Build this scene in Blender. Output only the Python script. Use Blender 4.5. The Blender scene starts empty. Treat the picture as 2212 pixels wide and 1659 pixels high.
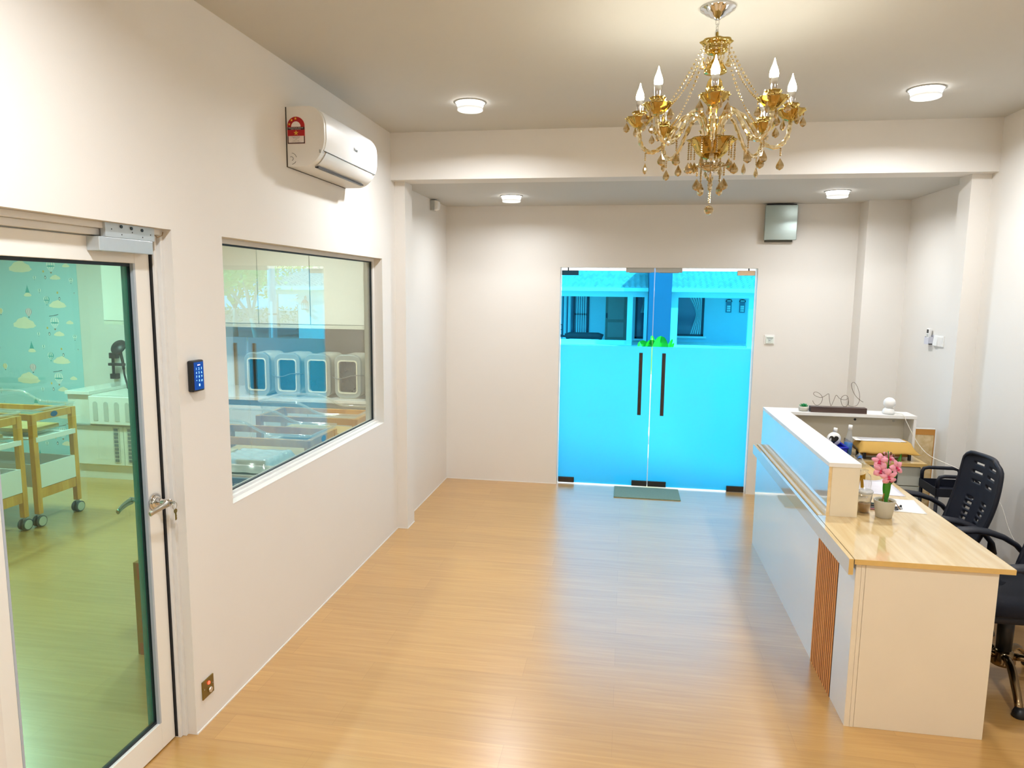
import bpy, math, random
from mathutils import Vector, Matrix
PI = math.pi
sc = bpy.context.scene
COL = sc.collection
R = random.Random(7)

# ------------------------------------------------------------------ camera
cam_d = bpy.data.cameras.new('camera')
cam = bpy.data.objects.new('camera', cam_d)
COL.objects.link(cam)
yaw, pitch, roll = 0.15927172574, -0.13154585077, 0.01133014455
F = Vector((-math.sin(yaw)*math.cos(pitch), math.cos(yaw)*math.cos(pitch), math.sin(pitch)))
r0 = Vector((math.cos(yaw), math.sin(yaw), 0)); u0 = r0.cross(F)
Rt = r0*math.cos(roll) + u0*math.sin(roll); Up = -r0*math.sin(roll) + u0*math.cos(roll)
cam.matrix_world = Matrix(((Rt.x, Up.x, -F.x, 0), (Rt.y, Up.y, -F.y, 0), (Rt.z, Up.z, -F.z, 1.9), (0, 0, 0, 1)))
cam_d.sensor_width = 36.0
cam_d.lens = 1514.783/2212*36.0
cam_d.clip_start = 0.02; cam_d.clip_end = 300
sc.camera = cam

# ------------------------------------------------------------------ view, world, sun
sc.view_settings.view_transform = 'Standard'
sc.view_settings.look = 'None'
sc.view_settings.gamma = 1.0
sc.view_settings.use_curve_mapping = False
sc.view_settings.exposure = 0.0
cy = sc.cycles
cy.max_bounces = 10; cy.diffuse_bounces = 4; cy.glossy_bounces = 4; cy.transmission_bounces = 6
cy.transparent_max_bounces = 24; cy.caustics_reflective = False; cy.caustics_refractive = False
cy.sample_clamp_indirect = 6.0
SKY_COL = (0.72, 0.87, 1.0); SKY_POW = 3.3
w = bpy.data.worlds.new('world'); sc.world = w; w.use_nodes = True
bg = w.node_tree.nodes['Background']
bg.inputs[0].default_value = (*SKY_COL, 1); bg.inputs[1].default_value = SKY_POW
SUN_POW = 12.5
sl = bpy.data.lights.new('sun', 'SUN'); sl.energy = SUN_POW; sl.angle = 0.02; sl.color = (1, 0.97, 0.92)
so = bpy.data.objects.new('sun', sl); COL.objects.link(so)
so.rotation_euler = Vector((0.85, -0.50, 0.85)).to_track_quat('Z', 'Y').to_euler()
LAMP_P = 25.0          # power of each ceiling downlight
LAMP_C = (0.955, 0.98, 1.0)
BULB_E = 110.0          # emission of the candle bulbs

# ------------------------------------------------------------------ materials
def S(r, g, b):
    f = lambda c: (c/255/12.92) if c/255 <= 0.04045 else ((c/255+0.055)/1.055)**2.4
    return (f(r), f(g), f(b), 1)

MATS = {}
def mat(name, col, rough=0.5, metal=0.0, coat=0.0, var=0.04, scale=12.0, bump=0.0, bscale=120.0, emit=None, est=0.0, spec=0.5, coat_rough=0.05):
    """principled material with a little procedural tone variation and optional fine bump"""
    if name in MATS: return MATS[name]
    m = bpy.data.materials.new(name); m.use_nodes = True
    nt = m.node_tree; n = nt.nodes; b = n['Principled BSDF']
    b.inputs['Roughness'].default_value = rough; b.inputs['Metallic'].default_value = metal
    b.inputs['Coat Weight'].default_value = coat; b.inputs['Coat Roughness'].default_value = coat_rough
    b.inputs['Specular IOR Level'].default_value = spec
    if len(col) == 3: col = (*col, 1)
    tc = n.new('ShaderNodeTexCoord')
    if var > 0:
        no = n.new('ShaderNodeTexNoise'); no.inputs['Scale'].default_value = scale; no.inputs['Detail'].default_value = 3
        nt.links.new(tc.outputs['Object'], no.inputs['Vector'])
        mx = n.new('ShaderNodeMix'); mx.data_type = 'RGBA'
        mx.inputs['A'].default_value = tuple(c*(1-var) for c in col[:3]) + (1,)
        mx.inputs['B'].default_value = tuple(min(1, c*(1+var)) for c in col[:3]) + (1,)
        nt.links.new(no.outputs['Fac'], mx.inputs['Factor']); nt.links.new(mx.outputs['Result'], b.inputs['Base Color'])
    else: b.inputs['Base Color'].default_value = col
    if bump > 0:
        n2 = n.new('ShaderNodeTexNoise'); n2.inputs['Scale'].default_value = bscale; n2.inputs['Detail'].default_value = 2
        nt.links.new(tc.outputs['Object'], n2.inputs['Vector'])
        bu = n.new('ShaderNodeBump'); bu.inputs['Strength'].default_value = bump; bu.inputs['Distance'].default_value = 0.002
        nt.links.new(n2.outputs['Fac'], bu.inputs['Height']); nt.links.new(bu.outputs['Normal'], b.inputs['Normal'])
    if emit:
        b.inputs['Emission Color'].default_value = (*emit[:3], 1); b.inputs['Emission Strength'].default_value = est
    MATS[name] = m
    return m

def glass(name, tint, f0=0.05, rough=0.0, diff=0.0):
    """clear tinted pane: straight-through transparency with an angle-dependent mirror reflection"""
    if name in MATS: return MATS[name]
    m = bpy.data.materials.new(name); m.use_nodes = True
    nt = m.node_tree; n = nt.nodes; n.remove(n['Principled BSDF']); out = n['Material Output']
    lw = n.new('ShaderNodeLayerWeight'); lw.inputs['Blend'].default_value = 0.5
    p = n.new('ShaderNodeMath'); p.operation = 'POWER'; p.inputs[1].default_value = 5.0
    nt.links.new(lw.outputs['Facing'], p.inputs[0])
    mr = n.new('ShaderNodeMapRange'); mr.inputs['To Min'].default_value = f0; mr.inputs['To Max'].default_value = 1.0
    nt.links.new(p.outputs[0], mr.inputs['Value'])
    no = n.new('ShaderNodeTexNoise'); no.inputs['Scale'].default_value = 1.5
    tc = n.new('ShaderNodeTexCoord'); nt.links.new(tc.outputs['Object'], no.inputs['Vector'])
    mx = n.new('ShaderNodeMix'); mx.data_type = 'RGBA'
    tint = tuple(c**0.5 for c in tint[:3])      # a pane has two faces
    mx.inputs['A'].default_value = tuple(c*0.985 for c in tint[:3]) + (1,); mx.inputs['B'].default_value = (*tint[:3], 1)
    nt.links.new(no.outputs['Fac'], mx.inputs['Factor'])
    tr = n.new('ShaderNodeBsdfTransparent'); nt.links.new(mx.outputs['Result'], tr.inputs['Color'])
    gl = n.new('ShaderNodeBsdfGlossy'); gl.inputs['Roughness'].default_value = rough; gl.inputs['Color'].default_value = (1, 1, 1, 1)
    src = tr
    if diff > 0:
        d = n.new('ShaderNodeBsdfDiffuse'); d.inputs['Color'].default_value = (0.9, 0.93, 0.93, 1)
        ms = n.new('ShaderNodeMixShader'); ms.inputs[0].default_value = diff
        nt.links.new(tr.outputs[0], ms.inputs[1]); nt.links.new(d.outputs[0], ms.inputs[2]); src = ms
    mix = n.new('ShaderNodeMixShader')
    nt.links.new(mr.outputs[0], mix.inputs[0]); nt.links.new(src.outputs[0], mix.inputs[1]); nt.links.new(gl.outputs[0], mix.inputs[2])
    nt.links.new(mix.outputs[0], out.inputs['Surface'])
    MATS[name] = m
    return m

def frosted(name, tint, fwd=0.5, rough=0.5):
    if name in MATS: return MATS[name]
    m = bpy.data.materials.new(name); m.use_nodes = True
    nt = m.node_tree; n = nt.nodes; n.remove(n['Principled BSDF']); out = n['Material Output']
    no = n.new('ShaderNodeTexNoise'); no.inputs['Scale'].default_value = 3.0
    tc = n.new('ShaderNodeTexCoord'); nt.links.new(tc.outputs['Object'], no.inputs['Vector'])
    mx = n.new('ShaderNodeMix'); mx.data_type = 'RGBA'
    mx.inputs['A'].default_value = tuple(c*0.96 for c in tint[:3]) + (1,); mx.inputs['B'].default_value = (*tint[:3], 1)
    nt.links.new(no.outputs['Fac'], mx.inputs['Factor'])
    t = n.new('ShaderNodeBsdfTranslucent'); nt.links.new(mx.outputs['Result'], t.inputs['Color'])
    r = n.new('ShaderNodeBsdfRefraction'); r.inputs['IOR'].default_value = 1.30; r.inputs['Roughness'].default_value = rough
    nt.links.new(mx.outputs['Result'], r.inputs['Color'])
    ms = n.new('ShaderNodeMixShader'); ms.inputs[0].default_value = fwd
    nt.links.new(t.outputs[0], ms.inputs[1]); nt.links.new(r.outputs[0], ms.inputs[2])
    g = n.new('ShaderNodeBsdfGlossy'); g.inputs['Roughness'].default_value = 0.12
    m2 = n.new('ShaderNodeMixShader'); m2.inputs[0].default_value = 0.05
    nt.links.new(ms.outputs[0], m2.inputs[1]); nt.links.new(g.outputs[0], m2.inputs[2])
    nt.links.new(m2.outputs[0], out.inputs['Surface'])
    MATS[name] = m
    return m

def wood(name, c1, c2, rough=0.35, coat=0.3, plank=None, grain=(2.0, 26.0, 26.0), coat_rough=0.15, mortar=0.8):
    """wood grain stretched along the first axis; plank=(length,width) adds boards laid along X"""
    if name in MATS: return MATS[name]
    m = bpy.data.materials.new(name); m.use_nodes = True
    nt = m.node_tree; n = nt.nodes; L = nt.links; b = n['Principled BSDF']
    b.inputs['Roughness'].default_value = rough; b.inputs['Coat Weight'].default_value = coat; b.inputs['Coat Roughness'].default_value = coat_rough
    tc = n.new('ShaderNodeTexCoord'); mp = n.new('ShaderNodeMapping'); mp.inputs['Scale'].default_value = grain
    L.new(tc.outputs['Object'], mp.inputs['Vector'])
    no = n.new('ShaderNodeTexNoise'); no.inputs['Scale'].default_value = 1.0; no.inputs['Detail'].default_value = 6; no.inputs['Distortion'].default_value = 0.6
    L.new(mp.outputs[0], no.inputs['Vector'])
    ra = n.new('ShaderNodeValToRGB'); ra.color_ramp.elements[0].position = 0.3; ra.color_ramp.elements[1].position = 0.72
    ra.color_ramp.elements[0].color = c2; ra.color_ramp.elements[1].color = c1
    L.new(no.outputs['Fac'], ra.inputs[0])
    res = ra.outputs[0]
    if plank:
        br = n.new('ShaderNodeTexBrick'); br.inputs['Scale'].default_value = 1.0
        br.inputs['Brick Width'].default_value = plank[0]; br.inputs['Row Height'].default_value = plank[1]
        br.inputs['Mortar Size'].default_value = 0.0012; br.inputs['Mortar Smooth'].default_value = 0.2; br.offset = 0.37
        br.inputs['Color1'].default_value = (0.94, 0.935, 0.93, 1); br.inputs['Color2'].default_value = (1.04, 1.035, 1.03, 1)
        br.inputs['Mortar'].default_value = (mortar, mortar*0.97, mortar*0.93, 1); br.inputs['Bias'].default_value = 0.0
        L.new(tc.outputs['Object'], br.inputs['Vector'])
        mx = n.new('ShaderNodeMix'); mx.data_type = 'RGBA'; mx.blend_type = 'MULTIPLY'; mx.inputs['Factor'].default_value = 1.0
        L.new(res, mx.inputs['A']); L.new(br.outputs['Color'], mx.inputs['B']); res = mx.outputs['Result']
    L.new(res, b.inputs['Base Color'])
    MATS[name] = m
    return m

WALL = mat('wall_paint', S(230, 227, 222), 0.55, var=0.015, scale=3, bump=0.12, bscale=260, spec=0.35)
CEIL = mat('ceiling_paint', S(206, 206, 202), 0.7, var=0.01, scale=2, bump=0.06, bscale=200, spec=0.2)
FLOOR = wood('vinyl_plank_floor', S(203, 158, 90), S(189, 142, 76), rough=0.36, coat=0.8, plank=(1.22, 0.18), grain=(2.2, 45, 45), coat_rough=0.27, mortar=0.84)
FLOOR.node_tree.nodes['Principled BSDF'].inputs['Coat IOR'].default_value = 1.9
LAMI = wood('maple_laminate', S(238, 214, 166), S(216, 184, 126), rough=0.22, coat=1.0, grain=(26, 2.0, 26), coat_rough=0.03)
LAMI.node_tree.nodes['Principled BSDF'].inputs['Coat IOR'].default_value = 1.7
LEDGE = mat('maple_edge_band', S(214, 176, 104), 0.4, var=0.06, scale=30)
GLOSSW = mat('white_gloss_board', S(226, 226, 222), 0.10, coat=1.0, var=0.01, coat_rough=0.03, spec=1.0)
GLOSSW.node_tree.nodes['Principled BSDF'].inputs['Coat IOR'].default_value = 1.8
BOARD = mat('cream_board', S(228, 216, 192), 0.45, var=0.03, scale=6, bump=0.05, bscale=300)
WHITE = mat('white_plastic', S(238, 238, 236), 0.3, var=0.015)
WHITEP = mat('white_paint', S(236, 234, 230), 0.35, var=0.02)
GREYP = mat('grey_plastic', S(176, 180, 178), 0.4, var=0.03)
SLATW = wood('slat_wood', S(222, 158, 96), S(196, 130, 72), rough=0.5, coat=0.0, grain=(30, 30, 2))
SLATD = mat('slat_shade_backing', S(84, 44, 20), 0.7)  # dark brown paints in the shade between the slat ribs
BLACK = mat('black_plastic', S(22, 24, 28), 0.4, var=0.1)
NAVY = mat('navy_black_plastic', S(2, 8, 28), 0.55, var=0.1, scale=30)
NAVYF = mat('navy_black_fabric', S(2, 7, 24), 0.85, var=0.15, scale=60, bump=0.4, bscale=400)
CHROME = mat('chrome', S(225, 225, 225), 0.08, metal=1.0, var=0.02)
STEEL = mat('brushed_steel', S(190, 188, 180), 0.28, metal=1.0, var=0.05, scale=40)
BRASSP = mat('bronze_plate', S(140, 118, 60), 0.3, metal=0.9, var=0.08)
BRONZE = mat('bronze_metal', S(150, 128, 96), 0.18, metal=1.0, var=0.15, scale=25)
ALU = mat('aluminium', S(205, 214, 220), 0.35, metal=0.6, var=0.04, scale=40)
DGREY = mat('dark_anodised_metal', S(66, 62, 58), 0.4, metal=0.6, var=0.06)
GREYM = mat('grey_metal', S(150, 160, 158), 0.3, metal=0.75, var=0.04)
GASKET = mat('black_gasket', S(8, 26, 34), 0.5)
BEADB = mat('glazing_bead', S(178, 188, 200), 0.4, var=0.03)
KRAFT = mat('kraft_cardboard', S(190, 150, 72), 0.8, var=0.06, scale=14)
CARD = mat('brown_cardboard', S(150, 108, 52), 0.85, var=0.08, scale=10)
TAPE = mat('red_brown_tape', S(170, 80, 40), 0.4)
PAPER = mat('white_paper', S(244, 243, 240), 0.7, var=0.02)
PAPERG = mat('printed_grey_paper', S(214, 214, 218), 0.6, var=0.08, scale=40)
BIRCH = wood('birch_frame', S(236, 178, 84), S(206, 142, 54), rough=0.4, coat=0.2, grain=(20, 20, 3))
CLEAR = glass('clear_acrylic', (0.86, 0.93, 0.92), 0.06, 0.02, diff=0.06)
WINGLASS = glass('window_glass', (0.66, 0.78, 0.68), 0.10)
GREENGLASS = glass('green_tinted_glass', (0.42, 0.86, 0.68), 0.05)
BLUETINT = (0.035, 0.60, 1.0)
DOORGLASS = glass('blue_tinted_glass', BLUETINT, 0.004)
FROST = frosted('frosted_film', (0.93, 0.95, 0.96), 0.6, 0.75)
GOLDG = None

# ------------------------------------------------------------------ mesh builder
class MB:
    def __init__(s): s.v = []; s.f = []; s.mi = []; s.sm = []; s.mats = []; s.cur = 0
    def use(s, m):
        if m not in s.mats: s.mats.append(m)
        s.cur = s.mats.index(m); return s
    def add(s, vs, fs, smooth=False, M=None):
        o = len(s.v)
        for p in vs:
            p = Vector(p)
            s.v.append(M @ p if M else p)
        for f in fs: s.f.append([i+o for i in f]); s.mi.append(s.cur); s.sm.append(smooth)
        return s
    def box(s, a, b, M=None):
        x0, y0, z0 = (min(a[i], b[i]) for i in range(3)); x1, y1, z1 = (max(a[i], b[i]) for i in range(3))
        return s.add([(x0, y0, z0), (x1, y0, z0), (x1, y1, z0), (x0, y1, z0), (x0, y0, z1), (x1, y0, z1), (x1, y1, z1), (x0, y1, z1)],
                     [(0, 3, 2, 1), (4, 5, 6, 7), (0, 1, 5, 4), (1, 2, 6, 5), (2, 3, 7, 6), (3, 0, 4, 7)], False, M)
    def cyl(s, p0, p1, r0, r1=None, n=20, caps=True, smooth=True):
        return s.tube([p0, p1], [r0, r0 if r1 is None else r1], n, caps, smooth)
    def tube(s, pts, rad, n=10, caps=True, smooth=True, closed=False, flat=1.0, upv=None):
        pts = [Vector(p) for p in pts]; k = len(pts)
        rs = rad if isinstance(rad, (list, tuple)) else [rad]*k
        o = len(s.v); prev = None; vs = []
        for i, p in enumerate(pts):
            if closed: t = pts[(i+1) % k]-pts[i-1]
            else: t = (pts[min(i+1, k-1)]-pts[max(i-1, 0)])
            t = t.normalized() if t.length > 1e-9 else Vector((0, 0, 1))
            if upv is not None: a = Vector(upv); a = (a-t*a.dot(t)).normalized()
            elif prev is None:
                a = Vector((0, 0, 1)) if abs(t.z) < 0.9 else Vector((1, 0, 0)); a = (a-t*a.dot(t)).normalized()
            else: a = (prev-t*prev.dot(t)); a = a.normalized() if a.length > 1e-6 else prev
            prev = a; bb = t.cross(a)
            for j in range(n):
                th = 2*PI*j/n
                vs.append(p + a*(rs[i]*flat*math.cos(th)) + bb*(rs[i]*math.sin(th)))
        fs = []
        for i in range(k if closed else k-1):
            i2 = (i+1) % k
            for j in range(n): fs.append((i*n+j, i*n+(j+1) % n, i2*n+(j+1) % n, i2*n+j))
        s.add(vs, fs, smooth)
        if caps and not closed:
            s.f.append([o+j for j in range(n)][::-1]); s.mi.append(s.cur); s.sm.append(False)
            s.f.append([o+(k-1)*n+j for j in range(n)]); s.mi.append(s.cur); s.sm.append(False)
        return s
    def lathe(s, prof, c, n=24, smooth=True, M=None, sy=1.0, ripple=None):
        """prof = [(r,z)..]; c = centre; ripple=(count,amount) scallops the radius"""
        vs = []; fs = []; k = len(prof)
        for i, (r, z) in enumerate(prof):
            for j in range(n):
                th = 2*PI*j/n; rr = r
                if ripple: rr = r*(1+ripple[1]*(i/(k-1))*math.cos(ripple[0]*th))
                vs.append(Vector((c[0]+rr*math.cos(th), c[1]+rr*math.sin(th)*sy, c[2]+z)))
        for i in range(k-1):
            for j in range(n): fs.append((i*n+j, i*n+(j+1) % n, (i+1)*n+(j+1) % n, (i+1)*n+j))
        if prof[0][0] > 1e-5: fs.append(tuple(range(n))[::-1])
        if prof[-1][0] > 1e-5: fs.append(tuple((k-1)*n+j for j in range(n)))
        return s.add(vs, fs, smooth, M)
    def ball(s, c, r, n=12, m=8, sc_=(1, 1, 1), smooth=True, M=None):
        vs = [(c[0], c[1], c[2]-r*sc_[2])]; fs = []
        for i in range(1, m):
            ph = -PI/2+PI*i/m
            for j in range(n):
                th = 2*PI*j/n
                vs.append((c[0]+r*sc_[0]*math.cos(ph)*math.cos(th), c[1]+r*sc_[1]*math.cos(ph)*math.sin(th), c[2]+r*sc_[2]*math.sin(ph)))
        vs.append((c[0], c[1], c[2]+r*sc_[2])); t = len(vs)-1
        for j in range(n): fs.append((0, 1+(j+1) % n, 1+j)); fs.append((t, t-n+j, t-n+(j+1) % n))
        for i in range(m-2):
            for j in range(n): fs.append((1+i*n+j, 1+i*n+(j+1) % n, 1+(i+1)*n+(j+1) % n, 1+(i+1)*n+j))
        return s.add(vs, fs, smooth, M)
    def prism(s, poly, axis, a, b, smooth=False, M=None):
        """poly: 2-D outline (counter-clockwise) in the plane normal to axis ('x': (y,z), 'y': (x,z), 'z': (x,y)), extruded a..b"""
        n = len(poly)
        mk = {'x': lambda p, t: (t, p[0], p[1]), 'y': lambda p, t: (p[0], t, p[1]), 'z': lambda p, t: (p[0], p[1], t)}[axis]
        vs = [mk(p, a) for p in poly]+[mk(p, b) for p in poly]
        fs = [tuple(range(n))[::-1], tuple(range(n, 2*n))]
        s.add(vs, fs, False, M)
        if smooth: s.add(vs, [], False, M)
        o = len(s.v)-2*n
        for j in range(n):
            s.f.append([o+j, o+(j+1) % n, o+n+(j+1) % n, o+n+j]); s.mi.append(s.cur); s.sm.append(smooth)
        return s
    def quad(s, a, b, c, d): return s.add([a, b, c, d], [(0, 1, 2, 3)])
    def grid(s, fn, nu, nv, smooth=True, skip=None):
        vs = [fn(i/nu, j/nv) for j in range(nv+1) for i in range(nu+1)]; fs = []
        for j in range(nv):
            for i in range(nu):
                if skip and skip(i, j): continue
                q = j*(nu+1)+i; fs.append((q, q+1, q+nu+2, q+nu+1))
        return s.add(vs, fs, smooth)
    def text(s, txt, size, M, depth=0.0, align='CENTER'):
        cu = bpy.data.curves.new('t', 'FONT'); cu.body = txt; cu.size = size; cu.align_x = align; cu.align_y = 'CENTER'; cu.extrude = depth; cu.resolution_u = 2
        ob = bpy.data.objects.new('t', cu); COL.objects.link(ob)
        bpy.context.view_layer.update()
        me = bpy.data.meshes.new_from_object(ob.evaluated_get(bpy.context.evaluated_depsgraph_get()))
        s.add([v.co.copy() for v in me.vertices], [tuple(p.vertices) for p in me.polygons], False, M)
        bpy.data.objects.remove(ob); bpy.data.curves.remove(cu); bpy.data.meshes.remove(me)
        return s
    def mesh(s, name, off=Vector((0, 0, 0)), m=None):
        me = bpy.data.meshes.new(name)
        me.from_pydata([tuple(v-off) for v in s.v], [], s.f)
        ms = s.mats or [m]
        for x in ms: me.materials.append(x)
        me.polygons.foreach_set('material_index', s.mi); me.polygons.foreach_set('use_smooth', s.sm)
        me.update()
        return me

def bev(o, wd, seg=2):
    if wd:
        b = o.modifiers.new('bevel', 'BEVEL'); b.width = wd; b.segments = seg; b.limit_method = 'ANGLE'; b.angle_limit = 0.7
def T(name, label, cat, loc=(0, 0, 0), group=None):
    o = bpy.data.objects.new(name, None); COL.objects.link(o); o.location = loc; o.empty_display_size = 0.1
    o['label'] = label; o['category'] = cat
    if group: o['group'] = group
    return o
def P(parent, name, mb, m=None, label=None, bevel=0, kind=None):
    root = parent
    while root.parent: root = root.parent
    o = bpy.data.objects.new(name, mb.mesh(name, root.location.copy(), m)); COL.objects.link(o); o.parent = parent
    bev(o, bevel)
    if label: o['label'] = label
    if kind: o['kind'] = kind
    return o
def M1(name, mb, m, label, cat, group=None, bevel=0, kind=None):
    vs = mb.v
    c = Vector(((min(v.x for v in vs)+max(v.x for v in vs))/2, (min(v.y for v in vs)+max(v.y for v in vs))/2, min(v.z for v in vs)))
    o = bpy.data.objects.new(name, mb.mesh(name, c, m)); COL.objects.link(o); o.location = c
    bev(o, bevel)
    o['label'] = label; o['category'] = cat
    if group: o['group'] = group
    if kind: o['kind'] = kind
    return o
def ST(name, mb, m=None, parent=None, bevel=0):
    o = bpy.data.objects.new(name, mb.mesh(name, Vector((0, 0, 0)), m)); COL.objects.link(o)
    if parent: o.parent = parent
    else: o['kind'] = 'structure'
    bev(o, bevel)
    return o
def STE(name):
    o = bpy.data.objects.new(name, None); COL.objects.link(o); o['kind'] = 'structure'; return o
def dup(root, loc, rz=None, label=None, group=None, flip=None):
    r = root.copy(); COL.objects.link(r); r.location = loc
    if rz is not None: r.rotation_euler = (0, 0, rz)
    if label: r['label'] = label
    if group: r['group'] = group
    for ch in list(root.children):
        c = ch.copy(); COL.objects.link(c); c.parent = r
        for g in list(ch.children):
            d = g.copy(); COL.objects.link(d); d.parent = c
    return r
def box(a, b): return MB().box(a, b)

# ------------------------------------------------------------------ the room
XL, XR, YK, ZC, ZB, YB = -1.757, 2.366, 6.79, 3.046, 2.708, 5.145
XN = -1.90           # nursery side of the left wall
YF = -2.6            # wall behind the viewpoint
NXL, NYF, NZC = -7.3, 0.5, 2.78
DY0, DY1, DZ = 1.64, 2.534, 2.122      # nursery door opening
WY0, WY1, WZ0, WZ1 = 2.883, 4.937, 0.913, 2.123   # nursery window opening
GX0, GX1, GZ = -0.632, 1.184, 2.133    # glass entrance opening

ST('floor', box((NXL-0.2, YF-0.2, -0.12), (XR+0.2, YK+0.15, 0)), FLOOR)
m = MB()
m.box((XN, YF, 0), (XL, DY0, ZC+0.1)); m.box((XN, DY0, DZ), (XL, DY1, ZC+0.1)); m.box((XN, DY1, 0), (XL, WY0, ZC+0.1))
m.box((XN, WY0, 0), (XL, WY1, WZ0)); m.box((XN, WY0, WZ1), (XL, WY1, ZC+0.1)); m.box((XN, WY1, 0), (XL, YK, ZC+0.1))
ST('wall_left', m, WALL)
m = MB()
m.box((NXL-0.2, YK, 0), (GX0, YK+0.14, ZC+0.1)); m.box((GX0, YK, GZ), (GX1, YK+0.14, ZC+0.1)); m.box((GX1, YK, 0), (XR+0.2, YK+0.14, ZC+0.1))
ST('wall_back', m, WALL)
ST('wall_right', box((XR, YF-0.2, 0), (XR+0.2, YK, ZC+0.1)), WALL)
ST('wall_front', box((NXL-0.2, YF-0.2, 0), (XR, YF, ZC+0.1)), WALL)
ST('ceiling', box((NXL-0.2, YF-0.2, ZC), (XR+0.2, YB+0.05, ZC+0.3)), CEIL)
m = MB().box((XL, YB+0.2, ZB), (XR, YK, ZB+0.1)); ST('ceiling_rear', m, CEIL)
ST('beam', box((XL, YB, ZB), (XR, YB+0.2, ZC)), WALL)
ST('ceiling_slab', box((NXL-0.2, YB+0.05, ZB+0.25), (XR+0.2, YK+0.9, ZC+0.3)), CEIL)
ST('column_left', box((XL, 5.232, 0), (-1.675, 5.411, ZB)), WALL)
ST('column_right', box((2.244, 5.232, 0), (XR, 5.411, ZB)), WALL)
ST('column_back', box((2.026, 6.57, 0), (XR, YK, ZB)), WALL)
# white sealant line where the walls meet the floor
m = MB()
m.box((XL, DY1, 0), (XL+0.004, 5.232, 0.006)); m.box((XL, 5.411, 0), (XL+0.004, YK, 0.006)); m.box((XL, YK-0.004, 0), (GX0, YK, 0.006))
m.box((XL, 5.228, 0), (-1.675, 5.232, 0.006)); m.box((-1.675, 5.228, 0), (-1.671, 5.411, 0.006))
ST('trim_1', m, WHITEP)
# the nursery beyond the left wall
ST('wall_nursery_left', box((NXL-0.2, YF, 0), (NXL, YK, ZC+0.1)), WALL)
ST('wall_nursery_front', box((NXL, NYF-0.14, 0), (XN, NYF, ZC)), WALL)
ST('ceiling_nursery', box((NXL, NYF, NZC), (XN, YK, NZC+0.2)), CEIL)

# ------------------------------------------------------------------ glass entrance doors
GY = 6.845; FZ = 1.387
def leaf(name, x0, x1, hx, n):
    d = STE(name)
    ST('glass_pane', box((x0, GY, 0.012), (x1, GY+0.010, 2.105)), DOORGLASS, d)
    ST('frosted_film', MB().quad((x0, GY-0.0008, 0.012), (x1, GY-0.0008, 0.012), (x1, GY-0.0008, FZ), (x0, GY-0.0008, FZ)), FROST, d)
    m = MB(); m.box((hx-0.017, GY-0.065, 0.728), (hx+0.017, GY-0.040, 1.331))
    h = ST('pull_handle', m, DGREY, d, 0.003)
    for z in (0.86, 1.20): ST('handle_standoff', MB().cyl((hx, GY-0.042, z), (hx, GY, z), 0.009), CHROME, h)
    return d
D2 = leaf('door_2', -0.622, 0.2535, 0.154, 0)
D3 = leaf('door_3', 0.2615, 1.172, 0.369, 1)
for d, a, b, z0, z1, mm in ((D2, -0.618, -0.462, 0.012, 0.066, DGREY), (D2, 0.106, 0.2535, 0.012, 0.066, DGREY), (D3, 0.2615, 0.437, 0.012, 0.066, DGREY), (D3, 1.010, 1.170, 0.004, 0.060, DGREY),
                        (D2, -0.622, -0.462, 2.060, 2.105, mat('dark_blue_metal', S(10, 70, 96), 0.35, metal=0.4)), (D3, 1.010, 1.168, 2.068, 2.112, mat('beige_metal', S(226, 196, 160), 0.4))):
    ST('patch_fitting', box((a, GY-0.014, z0), (b, GY+0.022, z1)), mm, d, 0.002)
for d, x in ((D2, -0.562), (D3, 1.112)): ST('pivot_pin', MB().cyl((x, GY+0.005, 2.10), (x, GY+0.005, 2.133), 0.006, n=10), BLACK, d)
# magnetic locks on the door head
for nm, a, b, side in (('magnetic_lock', -0.012, 0.2505, 'left'), ('magnetic_lock', 0.2625, 0.507, 'right')):
    t = T(nm, 'grey magnetic lock bar at the head of the %s glass door leaf' % side, 'lock', ((a+b)/2, GY-0.03, 2.09), 'magnetic locks over the glass doors')
    P(t, 'lock_body', box((a, GY-0.045, 2.090), (b, GY-0.004, 2.133)), GREYP, bevel=0.002)
    P(t, 'armature_plate', box((a+0.03, GY-0.018, 2.086), (b-0.03, GY-0.002, 2.0898)), GREYM)
M1('door_mat', MB().box((-0.06, 6.437, 0.0), (0.553, 6.80, 0.010)), mat('grey_green_mat', S(122, 152, 140), 0.95, var=0.18, scale=160, bump=0.6, bscale=500),
   'thin grey-green mat on the floor in front of the glass entrance doors', 'mat', bevel=0.003)

# ------------------------------------------------------------------ nursery door (door_1) in the left wall
D1 = STE('door_1')
FRW = mat('door_white', S(238, 237, 232), 0.35, var=0.012)
FRG = mat('door_frame_white', S(226, 226, 224), 0.4, var=0.02)
m = MB()
for (ya, yb, za, x0, x1) in ((DY1-0.016, DY1, 0, -1.885, -1.795), (DY1-0.030, DY1-0.016, 0, -1.885, -1.812),
                             (DY0, DY0+0.016, 0, -1.885, -1.795), (DY0+0.016, DY0+0.030, 0, -1.885, -1.812)):
    m.box((x0, ya, 0), (x1, yb, DZ if x1 > -1.80 else DZ-0.022))
m.box((-1.885, DY0+0.016, DZ-0.022), (-1.795, DY1-0.016, DZ)); m.box((-1.885, DY0+0.030, DZ-0.046), (-1.812, DY1-0.030, DZ-0.022))
ST('door_frame', m, FRG, D1, 0.002)
LX0, LX1, LY0, LY1, LZ1 = -1.875, -1.835, DY0+0.033, 2.500, 2.072
GY0, GY1, GZ0, GZ1 = 1.768, 2.418, 0.122, 1.988
m = MB()
m.box((LX0, LY0, 0.006), (LX1, GY0, LZ1)); m.box((LX0, GY1, 0.006), (LX1, LY1, LZ1)); m.box((LX0, GY0, 0.006), (LX1, GY1, GZ0)); m.box((LX0, GY0, GZ1), (LX1, GY1, LZ1))
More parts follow.
